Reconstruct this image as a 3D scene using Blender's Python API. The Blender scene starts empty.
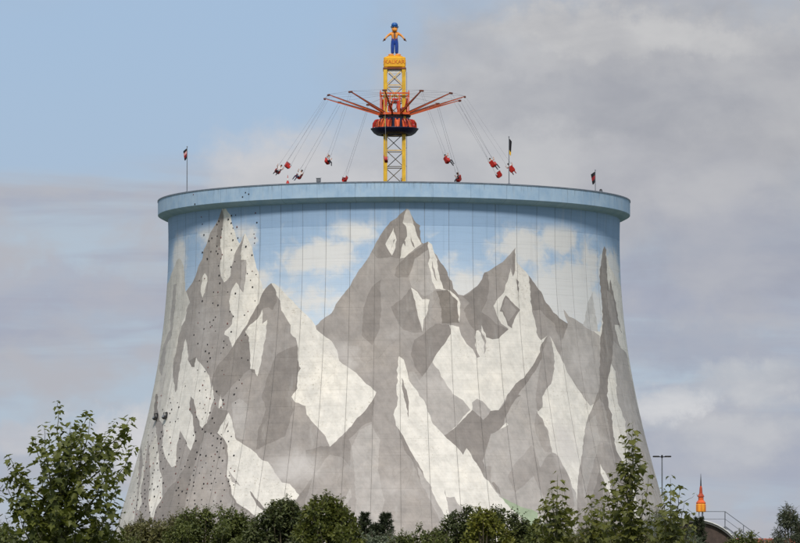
import bpy, math, random
import numpy as np
from mathutils import Vector, Matrix
from mathutils.geometry import delaunay_2d_cdt

rnd = random.Random(7)
R = math.radians
scene = bpy.context.scene
COL = scene.collection

# ---------------------------------------------------------------- camera
F_PX = 4339.0                       # focal length in pixels of an 800 px wide picture
CAM = Vector((0.0, -476.0, 1.7))
PITCH = math.atan(293.5 / F_PX)
YAW = math.atan(6.0 / F_PX)
cam_data = bpy.data.cameras.new('camera')
cam_data.sensor_width = 36.0
cam_data.lens = F_PX / 800.0 * 36.0
cam_data.clip_start = 1.0
cam_data.clip_end = 30000.0
cam = bpy.data.objects.new('camera', cam_data)
cam.location = CAM
cam.rotation_euler = (math.pi / 2 + PITCH, 0, -YAW)
COL.objects.link(cam)
scene.camera = cam

# ---------------------------------------------------------------- light
SUN_EL, SUN_AZ = R(48), R(-178)     # azimuth from +Y towards +X: behind the camera, to its left
sun_dir = Vector((math.sin(SUN_AZ) * math.cos(SUN_EL), math.cos(SUN_AZ) * math.cos(SUN_EL), math.sin(SUN_EL)))
sun_data = bpy.data.lights.new('sun', 'SUN')
sun_data.energy = 3.1
sun_data.angle = R(9)
sun_data.color = (1.0, 0.95, 0.895)
sun = bpy.data.objects.new('sun', sun_data)
sun.rotation_euler = (-sun_dir).to_track_quat('-Z', 'Y').to_euler()
sun.location = (0, -60, 120)
COL.objects.link(sun)

scene.view_settings.view_transform = 'Standard'
scene.view_settings.look = 'None'
scene.view_settings.gamma = 1.0
scene.view_settings.exposure = 0.0
scene.view_settings.use_curve_mapping = False


def lin(r, g, b):
    def c(v):
        v /= 255.0
        return v / 12.92 if v <= 0.04045 else ((v + 0.055) / 1.055) ** 2.4
    return (c(r), c(g), c(b))


class NT:
    """small helper to write node trees"""
    def __init__(self, tree):
        self.t = tree
        self.n = tree.nodes
        self.n.clear()

    def node(self, kind, **kw):
        nd = self.n.new(kind)
        for k, v in kw.items():
            setattr(nd, k, v)
        return nd

    def put(self, sock, v):
        if isinstance(v, bpy.types.NodeSocket):
            self.t.links.new(v, sock)
        elif v is not None:
            if isinstance(v, (tuple, list)) and sock.type == 'RGBA' and len(v) == 3:
                v = (*v, 1.0)
            sock.default_value = v

    def math(self, op, a, b=None, c=None, clamp=False):
        nd = self.node('ShaderNodeMath', operation=op, use_clamp=clamp)
        for i, v in enumerate((a, b, c)):
            if v is not None:
                self.put(nd.inputs[i], v)
        return nd.outputs[0]

    def mix(self, f, a, b, blend='MIX'):
        nd = self.node('ShaderNodeMix', data_type='RGBA', blend_type=blend)
        self.put(nd.inputs[0], f)
        self.put(nd.inputs[6], a)
        self.put(nd.inputs[7], b)
        return nd.outputs[2]

    def noise(self, vec, scale, detail=4.0, rough=0.55, dist=0.0):
        nd = self.node('ShaderNodeTexNoise')
        if vec is not None:
            self.put(nd.inputs['Vector'], vec)
        nd.inputs['Scale'].default_value = scale
        nd.inputs['Detail'].default_value = detail
        nd.inputs['Roughness'].default_value = rough
        nd.inputs['Distortion'].default_value = dist
        return nd.outputs[0]

    def ramp(self, v, a, b, lo=0.0, hi=1.0, smooth=True):
        nd = self.node('ShaderNodeMapRange', interpolation_type='SMOOTHSTEP' if smooth else 'LINEAR')
        self.put(nd.inputs[0], v)
        for i, x in enumerate((a, b, lo, hi)):
            nd.inputs[i + 1].default_value = x
        return nd.outputs[0]

    def vec(self, x, y, z):
        nd = self.node('ShaderNodeCombineXYZ')
        for i, v in enumerate((x, y, z)):
            self.put(nd.inputs[i], v)
        return nd.outputs[0]

    def sep(self, v):
        nd = self.node('ShaderNodeSeparateXYZ')
        self.put(nd.inputs[0], v)
        return nd.outputs

    def vmul(self, v, k):
        nd = self.node('ShaderNodeVectorMath', operation='MULTIPLY')
        self.put(nd.inputs[0], v)
        nd.inputs[1].default_value = k
        return nd.outputs[0]


# ---------------------------------------------------------------- sky: clear air with broken cloud
world = bpy.data.worlds.new('World')
scene.world = world
world.use_nodes = True
w = NT(world.node_tree)
SKY_STRENGTH = 0.1
sky = w.node('ShaderNodeTexSky', sky_type='NISHITA')
sky.sun_disc = False
sky.sun_elevation = SUN_EL
sky.sun_rotation = SUN_AZ
sky.altitude = 0.0
sky.air_density = 1.0
sky.dust_density = 0.25
sky.ozone_density = 2.0
tc = w.node('ShaderNodeTexCoord')
gx, gy, gz = w.sep(tc.outputs['Generated'])
DEG = 57.29578
az = w.math('MULTIPLY', w.math('ARCTAN2', gx, gy), DEG)
el = w.math('MULTIPLY', w.math('ARCSINE', gz), DEG)
# clouds flatten towards the horizon
pv = w.vec(w.math('MULTIPLY', az, 0.55), el, 0.0)
n_big = w.noise(pv, 0.42, 3.0, 0.5)
n_mid = w.noise(w.vec(az, w.math('MULTIPLY', el, 1.7), 3.7), 0.8, 8.0, 0.56, 0.2)
n_warp = w.noise(w.vec(az, el, 9.1), 0.9, 8.0, 0.62)
n_warp2 = w.noise(w.vec(az, el, 19.4), 0.9, 8.0, 0.62)
waz = w.math('ADD', az, w.math('MULTIPLY', w.math('SUBTRACT', n_warp, 0.5), 2.6))
wel = w.math('ADD', el, w.math('MULTIPLY', w.math('SUBTRACT', n_warp2, 0.5), 1.5))


def sky_px(x, y):
    """direction in the sky of a picture point: azimuth, elevation in degrees"""
    return math.degrees(YAW) + math.degrees(math.atan((x - 400) / F_PX)), math.degrees(PITCH + math.atan((271.5 - y) / F_PX))


def bank(x, y, wx, wy, soft=0.55):
    """one cloud bank, warped by noise: 1 inside, 0 outside"""
    a0, e0 = sky_px(x, y)
    k = math.degrees(1.0 / F_PX)
    dx = w.math('DIVIDE', w.math('SUBTRACT', waz, a0), wx * k)
    dy = w.math('DIVIDE', w.math('SUBTRACT', wel, e0), wy * k)
    d = w.math('SQRT', w.math('ADD', w.math('MULTIPLY', dx, dx), w.math('MULTIPLY', dy, dy)))
    return w.ramp(d, 1.0 + soft * 0.5, 1.0 - soft)


def S(c):
    return tuple(v / SKY_STRENGTH for v in lin(*c))


air = sky.outputs[0]
tint = w.mix(0.88, air, S((163, 187, 215)))
blue = w.mix(w.ramp(el, 1.0, 8.0), S((170, 186, 205)), tint)
# thin layered veil low in the sky
veil_n = w.noise(w.vec(w.math('MULTIPLY', az, 0.16), w.math('MULTIPLY', el, 1.5), 5.5), 1.0, 5.0, 0.55, 0.4)
veil_lim = w.math('ADD', el, w.math('MULTIPLY', w.math('SUBTRACT', veil_n, 0.5), 1.6))
veil = w.ramp(veil_lim, 5.55, 4.9)
veil_col = w.mix(w.ramp(veil_n, 0.40, 0.62), S((165, 170, 186)), S((178, 192, 206)))
veil_col = w.mix(w.ramp(n_mid, 0.35, 0.7), veil_col, S((180, 181, 188)))
col = w.mix(w.math('MULTIPLY', veil, 0.93), blue, veil_col)
# open cloud everywhere else in the sky, same kind as in view
everywhere = w.math('MULTIPLY', w.ramp(n_big, 0.42, 0.58), w.ramp(el, 7.0, 9.5))
grey = w.mix(w.ramp(n_mid, 0.32, 0.68), S((162, 165, 173)), S((194, 194, 197)))
col = w.mix(everywhere, col, grey)
for (x, y, wx, wy, c0, c1, amt) in (
        (690, 90, 330, 150, (168, 170, 177), (184, 185, 189), 1.0),
        (560, 190, 260, 60, (172, 174, 182), (186, 187, 192), 0.9),
        (300, 180, 105, 58, (190, 192, 197), (204, 204, 207), 1.0),
        (480, 140, 120, 95, (180, 182, 188), (194, 195, 198), 1.0),
        (640, 34, 190, 24, (180, 181, 185), (201, 201, 202), 0.9),
        (600, 105, 210, 34, (160, 163, 172), (176, 178, 184), 0.7),
        (740, 255, 120, 60, (158, 162, 176), (174, 177, 187), 0.8),
        (700, 345, 130, 26, (158, 165, 182), (168, 174, 188), 0.6),
        (664, 404, 42, 26, (188, 191, 198), (216, 217, 219), 0.85),
        (760, 388, 72, 30, (176, 180, 188), (202, 204, 208), 0.8),
        (730, 444, 80, 26, (174, 178, 187), (196, 198, 203), 0.75),
        (600, 470, 260, 30, (170, 176, 190), (180, 184, 194), 0.5),
        (125, 440, 55, 36, (196, 197, 202), (220, 219, 221), 0.95),
        (10, 440, 50, 24, (186, 187, 194), (204, 203, 206), 0.7),
        (60, 295, 220, 26, (166, 170, 186), (180, 181, 190), 0.6),
):
    m = w.math('MULTIPLY', bank(x, y, wx, wy), amt)
    col = w.mix(m, col, w.mix(w.ramp(n_mid, 0.26, 0.74), S(c0), S(c1)))
bg = w.node('ShaderNodeBackground')
w.put(bg.inputs[0], col)
bg.inputs[1].default_value = SKY_STRENGTH
wo = w.node('ShaderNodeOutputWorld')
w.t.links.new(bg.outputs[0], wo.inputs[0])

# ---------------------------------------------------------------- picture geometry
FWD = Vector((math.sin(YAW) * math.cos(PITCH), math.cos(YAW) * math.cos(PITCH), math.sin(PITCH)))
RGT = Vector((math.cos(YAW), -math.sin(YAW), 0))
UPV = RGT.cross(FWD)


def ray(px, py):
    return FWD + RGT * ((px - 400) / F_PX) + UPV * ((271.5 - py) / F_PX)


def at(px, py, Y):
    """point of the picture at world depth Y"""
    d = ray(px, py)
    return CAM + d * ((Y - CAM.y) / d.y)


# ---------------------------------------------------------------- mesh helpers
def tag(o, label=None, cat=None, group=None, kind=None):
    for k, v in (('label', label), ('category', cat), ('group', group), ('kind', kind)):
        if v:
            o[k] = v
    return o


def empty(name, loc=(0, 0, 0), rz=0.0):
    o = bpy.data.objects.new(name, None)
    o.location = loc
    o.rotation_euler = (0, 0, rz)
    o.empty_display_size = 0.5
    COL.objects.link(o)
    return o


def link(name, me, parent=None, mat=None, smooth=False):
    o = bpy.data.objects.new(name, me)
    COL.objects.link(o)
    if parent is not None:
        o.parent = parent
    if mat is not None:
        me.materials.append(mat)
    if smooth:
        me.polygons.foreach_set('use_smooth', [True] * len(me.polygons))
    return o


def copy_tree(o, parent=None):
    c = o.copy()
    COL.objects.link(c)
    c.parent = parent
    for ch in list(o.children):
        copy_tree(ch, c)
    return c


class MB:
    def __init__(self):
        self.v, self.f, self.m, self.s = [], [], [], []
        self.mat = 0
        self.smooth = False

    def add(self, vs, fs):
        b = len(self.v)
        self.v += [tuple(p) for p in vs]
        for f in fs:
            self.f.append(tuple(b + i for i in f))
            self.m.append(self.mat)
            self.s.append(self.smooth)
        return self

    def box(self, c, s, M=None, taper=1.0, bev=0.0):
        c = Vector(c)
        hx, hy, hz = s[0] / 2, s[1] / 2, s[2] / 2
        if bev <= 0:
            vs = [(-hx, -hy, -hz), (hx, -hy, -hz), (hx, hy, -hz), (-hx, hy, -hz),
                  (-hx * taper, -hy * taper, hz), (hx * taper, -hy * taper, hz), (hx * taper, hy * taper, hz), (-hx * taper, hy * taper, hz)]
            fs = [(3, 2, 1, 0), (4, 5, 6, 7), (0, 1, 5, 4), (1, 2, 6, 5), (2, 3, 7, 6), (3, 0, 4, 7)]
        else:
            vs, fs = [], []
            rings = []
            for z, k in ((-hz, 1), (-hz + bev, 0), (hz - bev, 0), (hz, 1)):
                x, y = hx - k * bev, hy - k * bev
                ring = []
                for (sx, sy) in ((-1, -1), (1, -1), (1, 1), (-1, 1)):
                    for q in ((0, 1) if (sx * sy) > 0 else (1, 0)):
                        ring.append((sx * (x - (bev if q else 0)), sy * (y - (0 if q else bev)), z))
                rings.append(range(len(vs), len(vs) + 8))
                vs += ring
            for a, b in zip(rings, rings[1:]):
                for i in range(8):
                    fs.append((a[i], a[(i + 1) % 8], b[(i + 1) % 8], b[i]))
            fs.append(tuple(reversed(list(rings[0]))))
            fs.append(tuple(rings[-1]))
        vs = [Vector(p) for p in vs]
        if M is not None:
            vs = [M @ p for p in vs]
        return self.add([p + c for p in vs], fs)

    def tube(self, pts, rad, n=6, cap=True):
        pts = [Vector(p) for p in pts]
        if not isinstance(rad, (list, tuple)):
            rad = [rad] * len(pts)
        vs, fs = [], []
        prev = None
        for i, p in enumerate(pts):
            d = (pts[min(i + 1, len(pts) - 1)] - pts[max(i - 1, 0)])
            d = d.normalized() if d.length > 1e-9 else Vector((0, 0, 1))
            if prev is None:
                u = d.cross(Vector((0, 0, 1)))
                if u.length < 1e-3:
                    u = d.cross(Vector((1, 0, 0)))
            else:
                u = prev - d * prev.dot(d)
            u.normalize()
            prev = u
            q = d.cross(u)
            for k in range(n):
                a = 2 * math.pi * (k + 0.5) / n
                vs.append(p + (u * math.cos(a) + q * math.sin(a)) * rad[i])
        for i in range(len(pts) - 1):
            for k in range(n):
                k2 = (k + 1) % n
                fs.append((i * n + k, i * n + k2, (i + 1) * n + k2, (i + 1) * n + k))
        if cap:
            fs.append(tuple(reversed(range(n))))
            fs.append(tuple(range((len(pts) - 1) * n, len(pts) * n)))
        return self.add(vs, fs)

    def lathe(self, prof, n=32, a0=0.0, a1=2 * math.pi, closed=True):
        full = abs(a1 - a0 - 2 * math.pi) < 1e-6
        m = n if full else n + 1
        vs, fs = [], []
        for i in range(m):
            a = a0 + (a1 - a0) * i / n
            for (r, z) in prof:
                vs.append((r * math.sin(a), -r * math.cos(a), z))
        k = len(prof)
        for i in range(n):
            j = (i + 1) % m
            for q in range(k if closed else k - 1):
                q2 = (q + 1) % k
                fs.append((i * k + q, j * k + q, j * k + q2, i * k + q2))
        return self.add(vs, fs)

    def mesh(self, name):
        me = bpy.data.meshes.new(name)
        me.from_pydata(self.v, [], self.f)
        me.polygons.foreach_set('material_index', self.m)
        me.polygons.foreach_set('use_smooth', self.s)
        me.update()
        return me

    def build(self, name, mat=None, parent=None, loc=None):
        me = self.mesh(name)
        for m in (mat if isinstance(mat, (list, tuple)) else [mat]):
            if m is not None:
                me.materials.append(m)
        o = bpy.data.objects.new(name, me)
        COL.objects.link(o)
        if parent is not None:
            o.parent = parent
        if loc is not None:
            o.location = loc
        return o


# ---------------------------------------------------------------- materials
def simple(name, rgb, rough=0.6, var=0.12, scale=3.0, metal=0.0, streak=0.0, bump=0.0):
    """painted or plain surface with some grime and wear"""
    m = bpy.data.materials.new(name)
    m.use_nodes = True
    t = NT(m.node_tree)
    pos = t.node('ShaderNodeNewGeometry').outputs['Position']
    n1 = t.noise(pos, scale, 5.0, 0.6)
    c = lin(*rgb)
    lo = tuple(v * (1 - var * 1.6) for v in c)
    hi = tuple(min(1, v * (1 + var)) for v in c)
    base = t.mix(t.ramp(n1, 0.3, 0.7), lo, hi)
    if streak:
        n2 = t.noise(t.vmul(pos, (1, 1, 0.06)), scale * 1.5, 4.0, 0.6)
        base = t.mix(t.math('MULTIPLY', t.ramp(n2, 0.5, 0.75), streak), base, tuple(v * 0.45 for v in c))
    b = t.node('ShaderNodeBsdfPrincipled')
    t.put(b.inputs['Base Color'], base)
    b.inputs['Roughness'].default_value = rough
    b.inputs['Metallic'].default_value = metal
    if bump:
        bp = t.node('ShaderNodeBump')
        bp.inputs['Strength'].default_value = bump
        bp.inputs['Distance'].default_value = 0.02
        t.put(bp.inputs['Height'], n1)
        t.t.links.new(bp.outputs[0], b.inputs['Normal'])
    o = t.node('ShaderNodeOutputMaterial')
    t.t.links.new(b.outputs[0], o.inputs[0])
    return m


def leaf_mat(name, dark, light, trans=0.35, rough=0.5):
    m = bpy.data.materials.new(name)
    m.use_nodes = True
    t = NT(m.node_tree)
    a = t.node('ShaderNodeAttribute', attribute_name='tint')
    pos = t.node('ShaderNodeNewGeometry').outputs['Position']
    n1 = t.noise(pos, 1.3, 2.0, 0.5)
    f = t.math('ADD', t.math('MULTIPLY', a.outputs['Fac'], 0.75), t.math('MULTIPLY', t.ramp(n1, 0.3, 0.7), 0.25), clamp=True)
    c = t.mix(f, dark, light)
    b = t.node('ShaderNodeBsdfPrincipled')
    t.put(b.inputs['Base Color'], c)
    b.inputs['Roughness'].default_value = rough
    b.inputs['Specular IOR Level'].default_value = 0.35
    tr = t.node('ShaderNodeBsdfTranslucent')
    t.put(tr.inputs[0], t.mix(0.5, c, (light[0] * 1.3, light[1] * 1.3, light[2] * 0.8)))
    mx = t.node('ShaderNodeMixShader')
    mx.inputs[0].default_value = trans
    t.t.links.new(b.outputs[0], mx.inputs[1])
    t.t.links.new(tr.outputs[0], mx.inputs[2])
    o = t.node('ShaderNodeOutputMaterial')
    t.t.links.new(mx.outputs[0], o.inputs[0])
    return m


M = {}
M['yellow'] = simple('yellow_paint', (222, 176, 44), 0.45, 0.12, 1.5, streak=0.35)
M['yellow_cap'] = simple('cap_yellow', (232, 170, 30), 0.45, 0.08, 2.0)
M['orange_letter'] = simple('orange_letter', (206, 104, 24), 0.5)
M['brace'] = simple('brace_steel', (92, 82, 56), 0.5, 0.15, 3.0)
M['orange'] = simple('orange_paint', (216, 92, 36), 0.45, 0.15, 2.0, streak=0.4)
M['red'] = simple('red_paint', (184, 42, 30), 0.4, 0.12, 3.0)
M['boom_top'] = simple('boom_brown', (112, 58, 40), 0.5, 0.15, 2.0)
M['navy'] = simple('navy_paint', (34, 38, 66), 0.45, 0.12, 2.0)
M['black'] = simple('black_paint', (28, 27, 28), 0.5, 0.1, 5.0)
M['steel'] = simple('grey_steel', (122, 124, 128), 0.5, 0.1, 3.0, metal=0.2)
M['galv'] = simple('galvanised', (120, 124, 130), 0.5, 0.1, 4.0, metal=0.3)
M['chain'] = simple('chain_steel', (120, 120, 126), 0.5, 0.1, 4.0)
M['white'] = simple('white_paint', (214, 212, 206), 0.5, 0.08, 3.0)
M['statue_blue'] = simple('statue_blue', (28, 66, 150), 0.45, 0.1, 2.0)
M['statue_cap'] = simple('statue_cap', (34, 92, 160), 0.45, 0.1, 2.0)
M['statue_vest'] = simple('statue_brown', (122, 78, 46), 0.55, 0.15, 3.0)
M['statue_skin'] = simple('statue_skin', (222, 160, 92), 0.5, 0.08, 3.0)
M['statue_orange'] = simple('statue_orange', (226, 142, 40), 0.5, 0.1, 3.0)
M['shoe'] = simple('statue_shoe', (224, 150, 84), 0.5, 0.1, 3.0)
M['skin'] = simple('skin', (198, 150, 122), 0.6, 0.05, 5.0)
M['dark_cloth'] = simple('dark_cloth', (34, 36, 44), 0.85, 0.1, 8.0)
M['jeans'] = simple('jeans', (52, 62, 88), 0.85, 0.15, 8.0)
M['shirt_white'] = simple('shirt_white', (214, 208, 204), 0.85, 0.08, 8.0)
M['shirt_red'] = simple('shirt_red', (168, 44, 40), 0.85, 0.1, 8.0)
M['shirt_grey'] = simple('shirt_grey', (92, 94, 100), 0.85, 0.1, 8.0)
M['hair'] = simple('hair', (48, 36, 30), 0.7, 0.15, 9.0)
M['bark'] = simple('bark', (92, 82, 66), 0.9, 0.25, 9.0, bump=0.5)
M['bark_green'] = simple('young_bark', (92, 92, 62), 0.85, 0.2, 12.0)
M['flag_black'] = simple('flag_black', (26, 24, 30), 0.8, 0.1, 4.0)
M['flag_red'] = simple('flag_red', (140, 34, 40), 0.8, 0.1, 4.0)
M['flag_gold'] = simple('flag_gold', (228, 186, 42), 0.8, 0.1, 4.0)
M['flag_pink'] = simple('flag_pale', (200, 150, 150), 0.8, 0.1, 4.0)
M['roof_dark'] = simple('roof_sheet', (92, 92, 90), 0.6, 0.12, 2.0, streak=0.4)
M['roof_tile'] = simple('roof_tile', (150, 84, 66), 0.75, 0.15, 3.0)
M['brown_board'] = simple('brown_board', (74, 60, 52), 0.75, 0.2, 2.5, streak=0.4)
M['coping'] = simple('coping_metal', (112, 122, 134), 0.5, 0.12, 2.0)
M['hold'] = simple('climbing_hold', (46, 42, 44), 0.7, 0.2, 3.0)
M['hold_red'] = simple('climbing_hold_red', (112, 62, 58), 0.7, 0.2, 3.0)

# ---------------------------------------------------------------- ground
def ground_material():
    m = bpy.data.materials.new('meadow')
    m.use_nodes = True
    t = NT(m.node_tree)
    pos = t.node('ShaderNodeNewGeometry').outputs['Position']
    n = t.noise(pos, 0.08, 6.0, 0.6)
    n2 = t.noise(pos, 2.5, 4.0, 0.6)
    c = t.mix(t.ramp(n, 0.35, 0.65), (0.045, 0.07, 0.02), (0.11, 0.11, 0.045))
    c = t.mix(t.math('MULTIPLY', t.ramp(n2, 0.4, 0.7), 0.4), c, (0.03, 0.045, 0.015))
    b = t.node('ShaderNodeBsdfPrincipled')
    t.put(b.inputs['Base Color'], c)
    b.inputs['Roughness'].default_value = 0.9
    o = t.node('ShaderNodeOutputMaterial')
    t.t.links.new(b.outputs[0], o.inputs[0])
    return m


g = MB()
NG = 24
GS = 12000.0
gv = [(-GS + 2 * GS * i / NG, -GS + 2 * GS * j / NG, 0.0) for j in range(NG + 1) for i in range(NG + 1)]
gf = [(j * (NG + 1) + i, j * (NG + 1) + i + 1, (j + 1) * (NG + 1) + i + 1, (j + 1) * (NG + 1) + i) for j in range(NG) for i in range(NG)]
g.add(gv, gf)
ground = g.build('ground', ground_material())
tag(ground, 'wide green meadow around the cooling tower', 'ground', kind='structure')

# ---------------------------------------------------------------- cooling tower: shape
TA, TZ0, TK = 24.79, 36.8, 0.565     # hyperbola of the shell
Z_TOP = 39.5                        # underside of the rim band
RIM_Z0, RIM_Z1, RIM_R = 39.85, 41.5, 25.95


def shell_r(z):
    return math.sqrt(TA * TA + (TK * (z - TZ0)) ** 2)


def on_tower(px, py, band=False):
    """(theta, z) of the point of the shell that a picture point shows; theta 0 faces the camera"""
    d = ray(px, py)
    def gf_(t):
        p = CAM + d * t
        r = RIM_R if band else shell_r(p.z)
        return p.x * p.x + p.y * p.y - r * r, p
    t0, t1 = 430.0, 480.0
    n = 26
    prev_t, (prev_g, _) = t0, gf_(t0)
    best = (prev_g, t0)
    hit = None
    for i in range(1, n + 1):
        t = t0 + (t1 - t0) * i / n
        gv_, _p = gf_(t)
        if gv_ < best[0]:
            best = (gv_, t)
        if gv_ <= 0 < prev_g:
            a, b = prev_t, t
            for _ in range(18):
                c = (a + b) / 2
                if gf_(c)[0] > 0:
                    a = c
                else:
                    b = c
            hit = (a + b) / 2
            break
        prev_t, prev_g = t, gv_
    p = gf_(hit if hit is not None else best[1])[1]
    return math.atan2(p.x, -p.y), p.z


SS = 25.0                            # metres of mural per radian

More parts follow.
